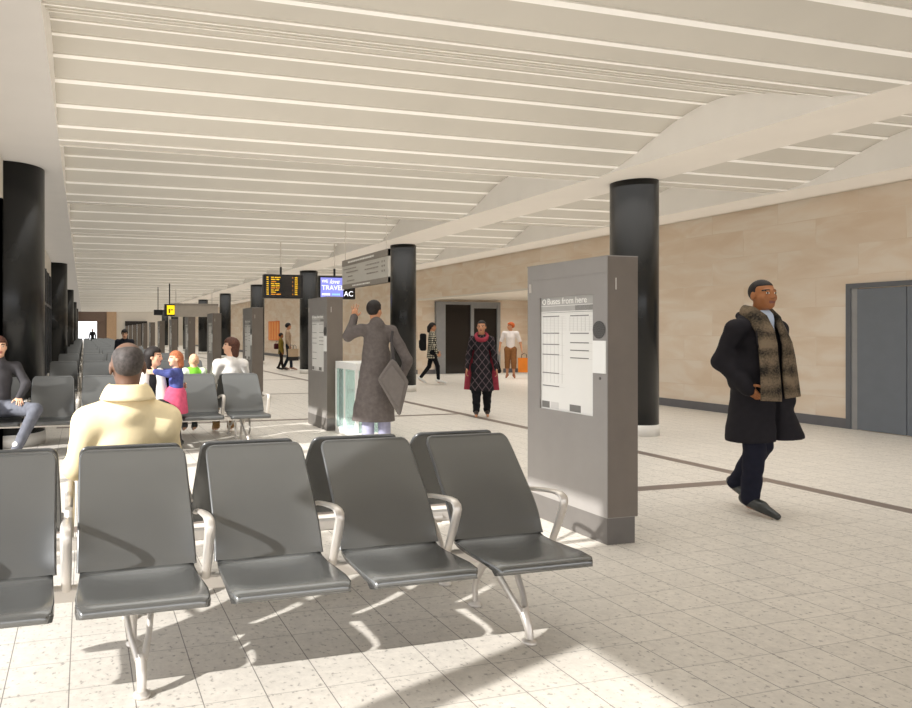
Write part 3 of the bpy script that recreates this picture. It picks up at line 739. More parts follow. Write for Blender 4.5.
def std(h, arms=.10):
    """standing joints, facing -Y; the figure's left is +X"""
    J = dict(h=h, pel=V3(0, 0, .53*h), chest=V3(0, .0, .73*h), neck=V3(0, .01*h, .835*h), head=V3(0, -.005*h, .925*h))
    for s, n in ((1, 'L'), (-1, 'R')):
        J['sh'+n] = V3(s*.104*h, .005*h, .797*h); J['el'+n] = V3(s*(.13*h + arms*.2), .02*h, .63*h); J['wr'+n] = V3(s*(.14*h + arms*.25), -.03*h, .495*h)
        J['hip'+n] = V3(s*.05*h, 0, .51*h); J['kn'+n] = V3(s*.053*h, -.01*h, .28*h); J['an'+n] = V3(s*.055*h, .012*h, .05*h); J['to'+n] = V3(s*.065*h, -.105*h, .018*h)
    return J
def frame(yaw=0, pitch=0, roll=0):
    """head axes (right, front, up) as rows; yaw>0 turns to the figure's left, pitch>0 looks down"""
    M = Matrix.Rotation(yaw, 3, 'Z') @ Matrix.Rotation(pitch, 3, 'X') @ Matrix.Rotation(roll, 3, 'Y')
    return np.array([M @ Vector((-1, 0, 0)), M @ Vector((0, -1, 0)), M @ Vector((0, 0, 1))])
def torso_axes(J):
    lat = nrm(J['shL'] - J['shR']); upv = nrm(J['neck'] - J['pel']); f = nrm(np.cross(lat, upv)); return lat, -f if False else f, upv
def head_prims(S, c, R, h, wide=1.0):
    k = h / 1.8
    P = lambda r, f, u: np.asarray(c) + k*(r*R[0] + f*R[1] + u*R[2])
    E = lambda r, f, u, rad, kk=.02, op='u': S.ell(P(r, f, u), [v*k for v in rad], R, kk*k, op)
    E(0, -.012, .028, (.074*wide, .094, .088)); E(0, .028, -.035, (.060*wide, .066, .078), .03); E(0, .062, -.088, (.026*wide, .026, .022), .03)
    E(-.042, .052, -.025, (.024, .022, .024), .02); E(.042, .052, -.025, (.024, .022, .024), .02)
    S.cap(P(-.034, .076, .026), P(.034, .076, .026), .012*k, k=.016*k)
    for s in (-1, 1):
        E(s*.031, .104, .008, (.017, .016, .011), .012, 's'); E(s*.031, .081, .007, (.0125, .0115, .0115), .004)
        E(s*.076*wide, -.008, -.008, (.009, .021, .032), .008)
    S.cap(P(0, .088, .018), P(0, .104, -.026), .0085*k, .0120*k, .014*k)
    S.ell(P(-.013, .098, -.030), [.009*k]*3, R, .008*k); S.ell(P(.013, .098, -.030), [.009*k]*3, R, .008*k)
    S.cap(P(-.020, .083, -.055), P(.020, .083, -.055), .0075*k, k=.008*k); S.cap(P(-.016, .083, -.066), P(.016, .083, -.066), .0085*k, k=.008*k)
    return P
def head_paint(c, R, h, eye, lip, hairm=None, stubble=None):
    k = h / 1.8
    def loc(p): q = (p - np.asarray(c)) / k; return q @ R[0], q @ R[1], q @ R[2]
    out = []
    def lips(p): r, f, u = loc(p); return (np.abs(r) < .024) & (u < -.049) & (u > -.073) & (f > .07)
    def eyes(p): r, f, u = loc(p); return (np.abs(np.abs(r) - .031) < .010) & (np.abs(u - .008) < .0048) & (f > .06)
    def iris(p): r, f, u = loc(p); return (np.abs(np.abs(r) - .031) < .0062) & (np.abs(u - .008) < .0065) & (f > .06)
    def brow(p): r, f, u = loc(p); return (np.abs(np.abs(r) - .033) < .022) & (np.abs(u - .030 + .1*np.maximum(0, np.abs(r) - .035)) < .0055) & (f > .05)
    return [(1, lips), (2, eyes), (3, iris), (3, brow)]
def hand_prims(S, w, d, n, side, k=1.0, curl=.5, spread=.12):
    """w wrist, d finger direction, n palm normal (palm faces n), side: thumb side vector"""
    d = nrm(d); n = nrm(n - np.dot(n, d)*d); sd = nrm(np.asarray(side, float) - np.dot(side, d)*d - np.dot(side, n)*n)
    S.box(w + d*.045*k, [.012*k, .038*k, .044*k], np.array([n, sd, d]), .010*k, .012*k)
    for i, (off, L, r) in enumerate(((.028, .076, .0085), (.0095, .086, .0088), (-.0095, .080, .0085), (-.028, .062, .0075))):
        b = w + d*.086*k + sd*off*k; a = spread*(1.5 - i); dd = nrm(d + sd*a); c = curl*(1 + .12*i)
        for seg, fr in enumerate((.45, .31, .24)):
            ang = c*(seg + .6); dv = nrm(dd*math.cos(ang) + n*math.sin(ang)); e = b + dv*L*fr*k
            S.cap(b, e, r*k*(1 - .06*seg), r*k*(.94 - .08*seg), .004*k); b = e
    b = w + d*.022*k + sd*.030*k; d1 = nrm(d*.55 + sd*.75 + n*.25); e = b + d1*.042*k
    S.cap(b, e, .0135*k, .0105*k, .012*k); d2 = nrm(d*.8 + sd*.45 + n*.35); e2 = e + d2*.032*k; S.cap(e, e2, .0105*k, .0085*k, .004*k)
def limb_prims(S, J, infl=0.0, kk=.03):
    k = J['h'] / 1.8
    for n in 'LR':
        S.cap(J['sh'+n], J['el'+n], .048*k + infl, .037*k + infl, kk); S.cap(J['el'+n], J['wr'+n], .037*k + infl, .025*k + infl, kk)
def body(J, R, hand=None, wide=1.0):
    """one continuous skin surface: head, neck, trunk, arms, hands, legs, feet"""
    S = SDF(); k = J['h'] / 1.8; lat, f, upv = torso_axes(J)
    S.cap(J['pel'], J['chest'], .105*k, .115*k, .03, (f, 1.35)); S.cap(J['shL'], J['shR'], .05*k, k=.04); S.cap(J['chest'], J['neck'], .10*k, .055*k, .04, (f, 1.2))
    S.cap(J['neck'] - .02*k*upv, J['head'] + R[2]*-.05*k - R[1]*.012*k, .056*k, .050*k, .025)
    head_prims(S, J['head'], R, J['h'], wide); limb_prims(S, J)
    for n in 'LR':
        S.cap(J['pel'], J['hip'+n], .09*k, .085*k, .04); S.cap(J['hip'+n], J['kn'+n], .080*k, .052*k, .03); S.cap(J['kn'+n], J['an'+n], .052*k, .034*k, .03)
        S.cap(J['an'+n] - V3(0, 0, .012*k), J['to'+n], .036*k, .024*k, .02)
        if hand and n in hand: d, nn, sd, cu, sp = hand[n]
        else:
            d = nrm(J['wr'+n] - J['el'+n]); s = 1 if n == 'L' else -1; nn = -s*lat; sd = f; cu, sp = .45, .05
        hand_prims(S, J['wr'+n], np.asarray(d, float), np.asarray(nn, float), np.asarray(sd, float), k, cu, sp)
    return S
def hair_short(J, R, lift=.010, back=-.075, fringe=.048, vol=1.0, side=-.01):
    """cap of hair over the skull, cleared from the face"""
    S = SDF(); k = J['h']/1.8; c = J['head']; P = lambda r, f, u: c + k*(r*R[0] + f*R[1] + u*R[2])
    S.ell(P(0, -.014, .030), [(.074*vol + lift)*k, (.094*vol + lift)*k, (.088*vol + lift)*k], R, .02)
    S.box(P(0, .085, -.10 + fringe*.5), [.2*k, .062*k, .10*k + fringe*.5*k], R, .01, .02*k, 's')     # clear the face
    S.box(P(0, .03, side - .10), [.2*k, .055*k, .10*k], R, .01, .02*k, 's')                            # clear around the ears
    S.box(P(0, -.05, back - .10), [.2*k, .15*k, .10*k], R, .01, .015*k, 's')                            # nape line
    return S
def torso_garment(J, infl, kk=.05, chest=1.0):
    S = SDF(); k = J['h'] / 1.8; lat, f, upv = torso_axes(J)
    S.cap(J['pel'], J['chest'], .105*k + infl, (.118*k + infl)*chest, kk, (f, 1.25)); [S.cap(J['neck'] - upv*.055*k, J['sh'+n], .062*k + infl*.5, .046*k + infl*.6, .04) for n in 'LR']
    S.cap(J['chest'], J['neck'] - upv*.02*k, (.105*k + infl)*chest, .062*k + infl*.3, .05, (f, 1.15)); limb_prims(S, J, infl*.6 + .004, .03)
    return S
def trousers(J, thigh=.094, knee=.066, hem=.056, up_to=None, low=.02):
    S = SDF(); k = J['h'] / 1.8; lat, f, _ = torso_axes(J)
    S.cap(J['hipL'], J['hipR'], .100*k, k=.04, sq=(f, 1.1)); S.cap(J['pel'], J['pel'] + V3(0, 0, .05*k), .11*k, k=.05, sq=(f, 1.2))
    for n in 'LR':
        S.cap(J['hip'+n], J['kn'+n], thigh*k, knee*k, .025); S.cap(J['kn'+n], J['an'+n] + V3(0, 0, low), knee*k, hem*k, .02)
    return S
def shoe(J, n, r=.046, sole=True, tip=.032):
    S = SDF(); k = J['h']/1.8; a = J['an'+n]; t = J['to'+n]; d = nrm(t - a)
    up_ = nrm(np.cross(np.cross(d, V3(0, 0, 1)), d)) if abs(d[2]) < .98 else V3(0, 0, 1)
    base = t - up_*tip*k*.9; heel = a - d*.038*k; heel = heel + up_*(np.dot(base - heel, up_) + r*k*.85)
    mid = heel + (t - heel)*.5 + up_*.004
    S.cap(heel, mid, r*k*.92, r*k*.9, .02); S.cap(mid, t, r*k*.92, tip*k*.8, .02)
    S.cap(heel, a + up_*.02*k, r*k*.9, r*k*.86, .03); S.cap(a, mid, r*k*.95, r*k*.72, .03)
    S.cut(-up_, -np.dot(base, up_)); 
    S.p_sole = base; return S
class Person:
    def __init__(s, label, loc, rz, J, name='person'):
        s.t = thing('person', label, 'person', loc, rz); s.J = J
    def add(s, name, S, vox, m, paint=None, noise=None, label=None):
        o = mk(name, S.mesh(name, vox, m, paint, noise), s.t)
        if label: o['label'] = label
        return o
    def skin(s, R, tone, vox, hand=None, wide=1.0, browm='black', lip=None):
        s.R = R
        return s.add('body', body(s.J, R, hand, wide), vox, [M_skin[tone], lip or (M_lip if tone in ('light', 'tan') else M_lipd), M_eyew, M_eye], head_paint(s.J['head'], R, s.J['h'], None, None))
def wrinkle(amp=.004, fx=18, fz=14, ph=0.0):
    def f(x, y, z): return amp * np.sin(fx*x + 9*y + 3*np.sin(fz*z + ph) + ph) * np.cos(fz*z*.7 + 7*x + 5*y)
    return f

# ---- man walking in the black overcoat
J = std(1.87); h = 1.87
J['head'] = V3(-.00, -.05, 1.745); J['neck'] = V3(0, -.005, 1.565); J['chest'] = V3(0, -.005, 1.36)
J['shL'] = V3(.195, -.02, 1.475); J['shR'] = V3(-.195, .02, 1.475)
J['elR'] = V3(-.245, .115, 1.21); J['wrR'] = V3(-.195, -.07, 1.03)
J['elL'] = V3(.235, .09, 1.20); J['wrL'] = V3(.20, -.03, .97)
J['hipR'] = V3(-.085, 0, .95); J['knR'] = V3(-.085, -.05, .52); J['anR'] = V3(-.085, -.01, .09); J['toR'] = V3(-.09, -.235, .03)
J['hipL'] = V3(.085, 0, .95); J['knL'] = V3(.075, .02, .53); J['anL'] = V3(.07, .235, .16); J['toL'] = V3(.075, .04, .035)
J['pel'] = V3(0, 0, .98)
p = Person('man in long black overcoat and brown scarf walking in front of the stone wall', (5.225, 4.41, 0), math.radians(2), J)
R = frame(math.radians(-12), math.radians(-3), 0)
p.skin(R, 'brown', .0068, {'R': (V3(.25, -.55, -.75), V3(.9, 0, .2), V3(0, -1, .3), .5, .03)}, 1.0)
M_coat = cloth('black_wool', (34, 32, 36)); M_navy = cloth('navy_trousers', (28, 29, 42))
S = torso_garment(J, .034); lat, f, upv = torso_axes(J)
S.cap(V3(0, .0, 1.14), V3(-.0, .02, .60), .172, .225, .07, (V3(0, 1, 0), 1.2));
S.cap(V3(.07, -.05, .95), V3(.17, -.105, .62), .11, .125, .06)                      # left front panel swinging out
S.cap(V3(-.195, .06, 1.26), V3(-.175, .02, 1.05), .055, .07, .05); S.cap(V3(.16, -.055, 1.40), V3(.175, -.085, .92), .07, .085, .05); S.cap(V3(-.215, -.05, 1.06), V3(-.195, -.085, 1.0), .055, .05, .03)                    # pocket flap bulge around the hand
S.box(V3(.035, -.235, .70), [.018, .11, .34], frame(math.radians(6)), .01, .03, 's')   # front opening of the skirt
S.box(V3(.0, -.175, 1.44), [.055, .075, .17], frame(0, .12), .02, .04, 's')            # open neckline
S.cut(V3(.10, 0, -1), -.585)
S.cap(V3(-.07, .085, 1.585), V3(.07, .085, 1.585), .03, k=.03); S.cap(V3(-.12, .03, 1.555), V3(-.07, .09, 1.58), .025, k=.03)
p.add('overcoat', S, .0075, M_coat, noise=wrinkle(.003))
S = SDF(); S.cap(V3(0, -.075, 1.53), V3(0, -.118, 1.28), .062, .055, .02, (V3(0, 1, .1), 1.5)); S.cap(V3(0, -.05, 1.565), V3(0, -.05, 1.545), .072, .075, .02)
p.add('shirt', S, .0075, cloth('pale_blue_shirt', (188, 202, 222), .05))
M_scarf = pattern_material('brown_tartan_scarf', 'tartan', (34, 32, 28), (122, 106, 86), 2.2)
mb = MB()
for s in (-1, 1):
    pts = [(s*.02, .085, 1.60), (s*.075, .055, 1.615), (s*.098, -.02, 1.60), (s*.092, -.09, 1.545), (s*.088, -.135, 1.46), (s*.095, -.165, 1.36), (s*.10, -.178, 1.24), (s*.10, -.19, 1.12), (s*.105, -.20, 1.0), (s*.11, -.205, .915 + (.02 if s > 0 else 0))]
    if s > 0: pts = [(x + .035*min(1, max(0, (1.6 - z)/.3)), y + .02*min(1, max(0, (1.5 - z)/.3)), z) for x, y, z in pts]
    nrmv = [(0, 1, .25), (s*.8, .6, .2), (s*1, 0, .25), (s*.8, -.55, .2), (s*.45, -.9, .15), (s*.3, -1, .1), (s*.15, -1, .05), (s*.1, -1, 0), (s*.1, -1, 0), (s*.1, -1, 0)]
    mb.tube(pts, [.05, .055, .06, .064, .07, .076, .084, .092, .098, .10], 14, ru=[.026, .028, .028, .028, .027, .026, .024, .022, .02, .016], up=[Vector(v) for v in nrmv])
mb.obj('scarf', M_scarf, p.t)
mb = MB()
for s in (-1, 1):   # lapels
    mb.add([(s*.115, -.075, 1.53), (s*.165, -.125, 1.44), (s*.19, -.150, 1.36), (s*.10, -.185, 1.13), (s*.075, -.170, 1.30)], [(0, 1, 2, 3, 4)])
mb.obj('lapel', M_coat, p.t)
p.add('trousers', trousers(J, .10, .076, .062), .008, M_navy, noise=wrinkle(.004, 20, 20))
M_shoe = mat('black_shoe_leather', (44, 46, 44), .32, var=.15, spec=.6)
for n in 'LR': p.add('shoe', shoe(J, n), .0065, M_shoe)
p.add('hair', hair_short(J, R, .003, -.05, .056), .006, M_hair['black'])

# ---- waving man in the grey coat, seen from behind
h = 1.84; J = std(h); J['neck'] = V3(0, .01, 1.535); J['head'] = V3(.02, -.01, 1.715)
J['shL'] = V3(.185, 0, 1.475); J['shR'] = V3(-.185, 0, 1.46)
J['elL'] = V3(.345, -.03, 1.40); J['wrL'] = V3(.265, -.08, 1.63)
J['elR'] = V3(-.38, .06, 1.10); J['wrR'] = V3(-.31, -.06, .88)
p = Person('man in long grey coat seen from behind, waving his raised left hand', (3.475, 8.0, 0), math.radians(160), J)
R = frame(math.radians(-34), 0, 0)
p.skin(R, 'tan', .009, {'L': (V3(-.05, .0, 1), V3(.1, -1, 0), V3(-1, 0, 0), .08, .16)})
M_gcoat = cloth('grey_tweed', (96, 89, 86), .16)
S = torso_garment(J, .034); S.cap(V3(0, 0, 1.12), V3(.04, .01, .30), .165, .275, .09, (V3(0, 1, 0), 1.25)); S.cut(V3(0, 0, -1), -.36)
S.cap(V3(.0, .035, 1.555), V3(0, .02, 1.535), .085, .092, .03)
p.add('coat', S, .010, M_gcoat, noise=wrinkle(.006, 16, 12))
p.add('jeans', trousers(J, .1, .08, .072), .011, cloth('pale_blue_jeans', (150, 150, 172), .12))
for n in 'LR': p.add('shoe', shoe(J, n), .011, mat('brown_shoe', (70, 52, 40), .5))
p.add('hair', hair_short(J, R, .012, -.06, .05, 1.02, .0), .008, M_hair['black'])
# satchel lies against the back, so it is its own thing
wm = Matrix.Translation((3.475, 8.0, 0)) @ Matrix.Rotation(math.radians(160), 4, 'Z')
bag = thing('satchel', 'flat grey satchel hanging at the right hip of the waving man', 'bag', wm @ Vector((-.19, .30, .80)), math.radians(160))
def slab(poly, th, name, m, par, y0=0.0, bev=.02):
    bm = bmesh.new(); vs = [bm.verts.new((a, y0 - th/2, c)) for a, c in poly]; f = bm.faces.new(vs)
    r = bmesh.ops.extrude_face_region(bm, geom=[f]); bmesh.ops.translate(bm, vec=(0, th, 0), verts=[v for v in r['geom'] if isinstance(v, bmesh.types.BMVert)])
    bmesh.ops.recalc_face_normals(bm, faces=bm.faces); bmesh.ops.bevel(bm, geom=list(bm.edges), offset=bev, segments=3, affect='EDGES', profile=.5)
    me = bpy.data.meshes.new(name); bm.to_mesh(me); bm.free(); me.materials.append(m); return mk(name, me, par)
M_satch = cloth('grey_satchel', (106, 100, 96), .06)
slab([(.03, .33), (-.02, .31), (-.17, .07), (-.165, .02), (-.08, -.33), (-.05, -.34), (.18, .06), (.185, .10)], .08, 'pouch', M_satch, bag)
slab([(.025, .27), (-.13, .06), (-.06, -.26), (.15, .09)], .02, 'front_pocket', M_satch, bag, .045, .006)
MB().tube([(.0, .0, .32), (.01, -.06, .42), (.02, -.12, .56), (.0, -.16, .66)], .018, 8, ru=.006, up=(0, 1, 0)).obj('strap', cloth('dark_strap', (64, 60, 60)), bag)

# ---- woman in black kurta with red dupatta
h = 1.66; J = std(h, .16); J['toL'] = V3(.10, -.15, .03); J['anR'] = V3(-.085, -.03, .085); J['toR'] = V3(-.09, -.20, .03); J['knR'] = V3(-.085, -.06, .46); J['anL'][1] += .06; J['toL'][1] += .06
p = Person('smiling woman in black patterned kurta with red dupatta walking in mid hall', (6.56, 10.62, 0), math.radians(-31), J)
for n, s_ in (('L', 1), ('R', -1)): J['sh'+n][0] -= s_*.02; J['el'+n][0] -= s_*.035; J['wr'+n][0] -= s_*.03
R = frame(math.radians(-8), 0, 0); p.skin(R, 'tan', .010)
S = torso_garment(J, .014); S.cap(V3(0, 0, .98), V3(0, -.01, .48), .135, .20, .06, (V3(0, 1, 0), 1.2)); S.cut(V3(0, 0, -1), -.45)
p.add('kurta', S, .011, pattern_material('black_diamond_cloth', 'diamond', (30, 28, 32), (92, 78, 82), 8.5), noise=wrinkle(.003))
p.add('trousers', trousers(J, .098, .088, .06), .011, cloth('black_cotton', (24, 24, 28)), noise=wrinkle(.006, 25, 25))
M_red = cloth('crimson_chiffon', (156, 60, 74), .15)
mb = MB(); mb.tube([(.092*math.cos(a), .085*math.sin(a) + .0, 1.37 - .06*math.sin(-a)) for a in [2*PI*i/24 for i in range(24)]], .030, 10, closed=True, ru=.045)
for s in (-1, 1):
    pts = [(s*.07, .08, 1.38), (s*.13, .10, 1.30), (s*.165, .12, 1.1), (s*.19, .12, .8), (s*.205, .11, .45)]
    mb.tube(pts, [.05, .06, .065, .075, .09], 10, ru=[.02, .02, .02, .022, .025], up=(0, 1, .0))
mb.obj('dupatta', M_red, p.t)
for n in 'LR': p.add('sandal', shoe(J, n, .034, tip=.026), .010, mat('dark_sandal', (52, 38, 34), .5))
S = hair_short(J, R, .009, -.06, .060); k = h/1.8; S.ell(J['head'] - R[1]*.10*k - R[2]*.0, [.05, .045, .05], R, .03); p.add('hair', S, .009, M_hair['black'])

# ---- woman in chequered shirt with backpack
h = 1.72; J = std(h); J['hipL'] = V3(.08, 0, .88)
J['knR'] = V3(-.09, -.14, .50); J['anR'] = V3(-.09, -.16, .10); J['toR'] = V3(-.09, -.36, .05)
J['knL'] = V3(.09, .08, .49); J['anL'] = V3(.09, .33, .14); J['toL'] = V3(.09, .17, .04)
J['elL'] = V3(.235, -.02, 1.10); J['wrL'] = V3(.235, -.16, .90); J['elR'] = V3(-.235, 0, 1.1); J['wrR'] = V3(-.235, -.12, .88)
p = Person('woman in black and white checked shirt striding right beside the dark doorway', (9.30, 17.55, 0), math.radians(66), J)
R = frame(0, .08, 0); p.skin(R, 'tan', .013)
S = torso_garment(J, .022); S.cap(V3(0, 0, 1.05), V3(0, 0, .75), .135, .175, .05, (V3(0, 1, 0), 1.15)); S.cut(V3(0, 0, -1), -.72)
p.add('checked_shirt', S, .013, pattern_material('checked_cotton', 'grid', (196, 190, 172), (40, 40, 40), 17))
p.add('trousers', trousers(J, .088, .06, .046), .013, cloth('black_denim', (22, 23, 28)))
for n in 'LR': p.add('shoe', shoe(J, n), .011, mat('white_trainer', (224, 224, 222), .5))
S = hair_short(J, R, .016, -.06, .045); S.cap(J['head'] - R[1]*.09 - R[2]*.02, J['head'] - R[1]*.10 - R[2]*.13, .06, .04, .03); p.add('hair', S, .011, M_hair['black'])
wm = Matrix.Translation((9.30, 17.55, 0)) @ Matrix.Rotation(math.radians(66), 4, 'Z')
S = SDF(); S.box(V3(0, 0, 0), [.15, .085, .24], None, .05, .03); S.box(V3(0, .08, -.06), [.11, .03, .11], None, .02, .02)
o = mk('backpack', S.mesh('backpack', .014, cloth('black_nylon', (26, 26, 28)))); o.location = wm @ Vector((0, .25, 1.17)); o.rotation_euler = (0, 0, math.radians(66))
tag(o, 'black backpack on the back of the checked shirt woman', 'backpack')

# ---- woman with ginger hair, white top and orange bag
h = 1.76; J = std(h, .35); J['toR'][0] -= .02; J['anL'][1] -= .08; J['toL'][1] -= .08; J['knL'][1] -= .05
p = Person('ginger haired woman in white top and brown trousers right of the dark doorway', (12.95, 19.3, 0), math.radians(-32), J)
R = frame(math.radians(-75), 0, 0); p.skin(R, 'tan', .013)
S = torso_garment(J, .03); S.cut(V3(0, 0, -1), -.98)
S2 = SDF(); k = h/1.8
S = SDF(); lat, f, upv = torso_axes(J); S.cap(J['pel'] + V3(0, 0, .06), J['chest'], .125, .14, .05, (f, 1.25)); S.cap(J['shL'], J['shR'], .07, k=.05); S.cap(J['chest'], J['neck'] - V3(0, 0, .03), .12, .07, .05)
for n in 'LR': S.cap(J['sh'+n], J['el'+n]*.75 + J['sh'+n]*.25, .068, .06, .03)
p.add('top', S, .013, cloth('white_cotton', (226, 220, 218), .04))
J2 = dict(J); S = trousers(J, .105, .085, .07); S.cut(V3(0, 0, -1), -.30); p.add('trousers', S, .013, cloth('tan_trousers', (134, 92, 56)))
for n in 'LR': p.add('shoe', shoe(J, n, .038), .012, mat('tan_shoe', (150, 92, 60), .5))
p.add('hair', hair_short(J, R, .022, -.05, .06, 1.05, .02), .011, M_hair['ginger'])
wm = Matrix.Translation((12.95, 19.3, 0)) @ Matrix.Rotation(math.radians(-32), 4, 'Z')
def carrier(label, loc, rz, wd, dp, ht, col, cname, hcol=None, tag_='shopping_bag', band=None):
    t = thing(tag_, label, 'bag', loc, rz)
    mb = MB(); mb.add([(-wd/2, -dp/2, 0), (wd/2, -dp/2, 0), (wd/2, dp/2, 0), (-wd/2, dp/2, 0), (-wd/2*1.03, -dp/2, ht), (wd/2*1.03, -dp/2, ht), (wd/2*1.03, dp/2, ht), (-wd/2*1.03, dp/2, ht)],
        [(3, 2, 1, 0), (0, 1, 5, 4), (1, 2, 6, 5), (2, 3, 7, 6), (3, 0, 4, 7)])
    mb.obj('bag_body', mat(cname, col, .6), t)
    if band: MB().box((-wd/2 - .006, -dp/2 - .006, -.002), (wd/2 + .006, dp/2 + .006, ht*.33)).obj('bag_base_band', mat('bag_black_band', (24, 22, 24), .6), t)
    for y in (-dp/2, dp/2): MB().tube([(-wd*.22, y, ht), (-wd*.2, y, ht + .1), (0, y, ht + .15), (wd*.2, y, ht + .1), (wd*.22, y, ht)], .008, 6).obj('handle', mat('bag_handle', hcol or (60, 50, 44), .6), t)
    return t
hl = J['wrL'] + V3(.03, -.02, -.10); hr = J['wrR'] + V3(-.03, -.02, -.10)
carrier('bright orange shopping bag carried by the ginger haired woman', wm @ Vector((hl[0] + .04, hl[1], hl[2] - .58)), math.radians(-32), .36, .14, .45, (226, 128, 28), 'bag_orange')
t = thing('handbag', 'small black pointed bag hanging from the ginger haired woman\'s hand', 'bag', wm @ Vector((hr[0] - .02, hr[1], hr[2] - .62)), math.radians(-32))
S = SDF(); S.cap(V3(0, 0, .08), V3(0, 0, .38), .11, .03, .03, (V3(0, 1, 0), 2.0)); S.cut(V3(0, 0, -1), 0.0); mk('bag_body', S.mesh('bag_body', .012, cloth('black_bag', (22, 20, 22)))).parent = t
MB().tube([(-.02, 0, .38), (-.03, 0, .5), (0, 0, .63), (.03, 0, .5), (.02, 0, .38)], .008, 6).obj('handle', mat('bag_handle', (60, 50, 44), .6), t)

# ---- adult and child by the far columns
h = 1.80; J = std(h); J['anR'][1] -= .14; J['toR'][1] -= .14; J['knR'][1] -= .08; J['anL'][1] += .14; J['toL'][1] += .14; J['wrL'][1] += .05
p = Person('adult in beige top and dark trousers by the far column beside a child', (7.50, 25.6, 0), math.radians(75), J)
R = frame(0, 0, 0); p.skin(R, 'tan', .014)
S = torso_garment(J, .022); S.cut(V3(0, 0, -1), -.92); p.add('top', S, .014, cloth('beige_top', (176, 152, 128)))
p.add('trousers', trousers(J, .095, .066, .052), .014, cloth('dark_teal_jeans', (34, 42, 54)))
for n in 'LR': p.add('shoe', shoe(J, n, .04), .013, mat('pale_shoe', (176, 140, 124), .5))
p.add('hair', hair_short(J, R, .02, -.05, .05, 1.05), .012, M_hair['black'])
wm = Matrix.Translation((7.50, 25.6, 0)) @ Matrix.Rotation(math.radians(75), 4, 'Z')
carrier('kraft paper bag with black base carried by the adult at the far column', wm @ Vector((-.42, -.18, .38)), math.radians(20), .36, .16, .44, (190, 166, 138), 'bag_kraft', band=True)
t = thing('handbag', 'dark red handbag held between the adult and the child', 'bag', wm @ Vector((.27, .40, .80)), math.radians(10))
S = SDF(); S.box(V3(0, 0, .1), [.15, .06, .11], None, .04, .02); mk('bag_body', S.mesh('bag_body', .014, cloth('maroon_bag', (82, 34, 38)))).parent = t
MB().tube([(-.08, 0, .2), (-.06, 0, .30), (.06, 0, .30), (.08, 0, .2)], .01, 6).obj('handle', mat('bag_handle', (60, 50, 44), .6), t)
h = 1.42; J = std(h); J['anR'][1] -= .1; J['toR'][1] -= .1; J['anL'][1] += .1; J['toL'][1] += .1
p = Person('child in olive jacket standing by the orange wall poster', (7.22, 25.6, 0), math.radians(70), J)
R = frame(0, 0, 0); p.skin(R, 'brown', .014)
S = torso_garment(J, .028); S.cap(J['pel'], J['pel'] - V3(0, 0, .12), .13, .14, .05, (V3(0, 1, 0), 1.2)); S.cut(V3(0, 0, -1), -.62); p.add('jacket', S, .014, cloth('olive_jacket', (124, 104, 40)))
p.add('trousers', trousers(J, .1, .07, .056), .014, cloth('dark_brown_trousers', (40, 30, 26)))
for n in 'LR': p.add('shoe', shoe(J, n, .05), .013, mat('black_boot', (26, 24, 24), .5))
p.add('hair', hair_short(J, R, .018, -.06, .04, 1.05), .012, M_hair['black'])

# ------------------------------------------------------------------ seated people
def seated(h, ty=0.0, lean=.10, sz=.47):
    """sitting at the origin on a seat of height sz, facing -Y; hips at y=0"""
    k = h/1.8; z = sz + .10*k
    J = dict(h=h, pel=V3(0, 0, z), chest=V3(0, .10*lean/.1*.5, z + .34*k), neck=V3(0, lean*.9, z + .535*k), head=V3(0, lean*.9 - .01, z + .70*k))
    for s, n in ((1, 'L'), (-1, 'R')):
        J['sh'+n] = V3(s*.185*k, lean*.9, z + .455*k); J['el'+n] = V3(s*.25*k, lean*.6 - .04, z + .20*k); J['wr'+n] = V3(s*.18*k, -.22*k, z + .10*k)
        J['hip'+n] = V3(s*.09*k, 0, z - .01); J['kn'+n] = V3(s*.12*k, -.44*k, z + .01); J['an'+n] = V3(s*.11*k, -.40*k, .08*k); J['to'+n] = V3(s*.12*k, -.58*k, .03)
    return J
# man in the yellow coat: rear bench of the first row, facing away
h = 1.98; J = seated(h, lean=.18); k = h/1.8; J['head'] = V3(.0, .165, 1.265); J['neck'] = V3(0, .195, 1.09)
J['shL'] = V3(.195, .16, .965); J['shR'] = V3(-.195, .16, .965); J['chest'] = V3(0, .13, .88)
J['elL'] = V3(.265, .13, .74); J['wrL'] = V3(.285, -.08, .68); J['elR'] = V3(-.245, .04, .74); J['wrR'] = V3(-.20, -.22, .70)
p = Person('bald man in pale yellow coat sitting with his back to the viewer', (.225, 3.98, 0), PI, J)
R = frame(0, .05, 0); 
p.skin(R, 'deep', .007, None, 1.06)
M_yel = cloth('pale_yellow_wool', (240, 222, 180), .04)
S = torso_garment(J, .036, .06, 1.06); [S.cap(V3(0, .17, 1.04), J['sh'+n], .085, .085, .06) for n in 'LR']; S.cap(V3(0, .185, 1.085), V3(0, .18, 1.04), .085, .11, .03, (V3(0, 1, 0), 1.05))
S.cap(V3(0, .1, .80), V3(0, .05, .55), .19, .20, .06, (V3(0, 1, 0), 1.3)); S.cut(V3(0, 0, -1), -.46)
p.add('coat', S, .0085, M_yel, noise=wrinkle(.0045, 12, 12))
mb = MB(); cn = 40      # turned-down collar
mb.grid(lambda u, v: ((.090 + .046*v)*math.cos(-.35 + (PI + .7)*u), .180 + (.090 + .046*v)*math.sin(-.35 + (PI + .7)*u), 1.168 - .075*v + .012*math.sin(PI*v)), cn, 6)
c = mb.obj('collar', M_yel, p.t); md = c.modifiers.new('thickness', 'SOLIDIFY'); md.thickness = .012; md.offset = 1
p.add('trousers', trousers(J), .012, cloth('dark_trousers', (40, 40, 44)))
for n in 'LR': p.add('shoe', shoe(J, n), .012, M_shoe)
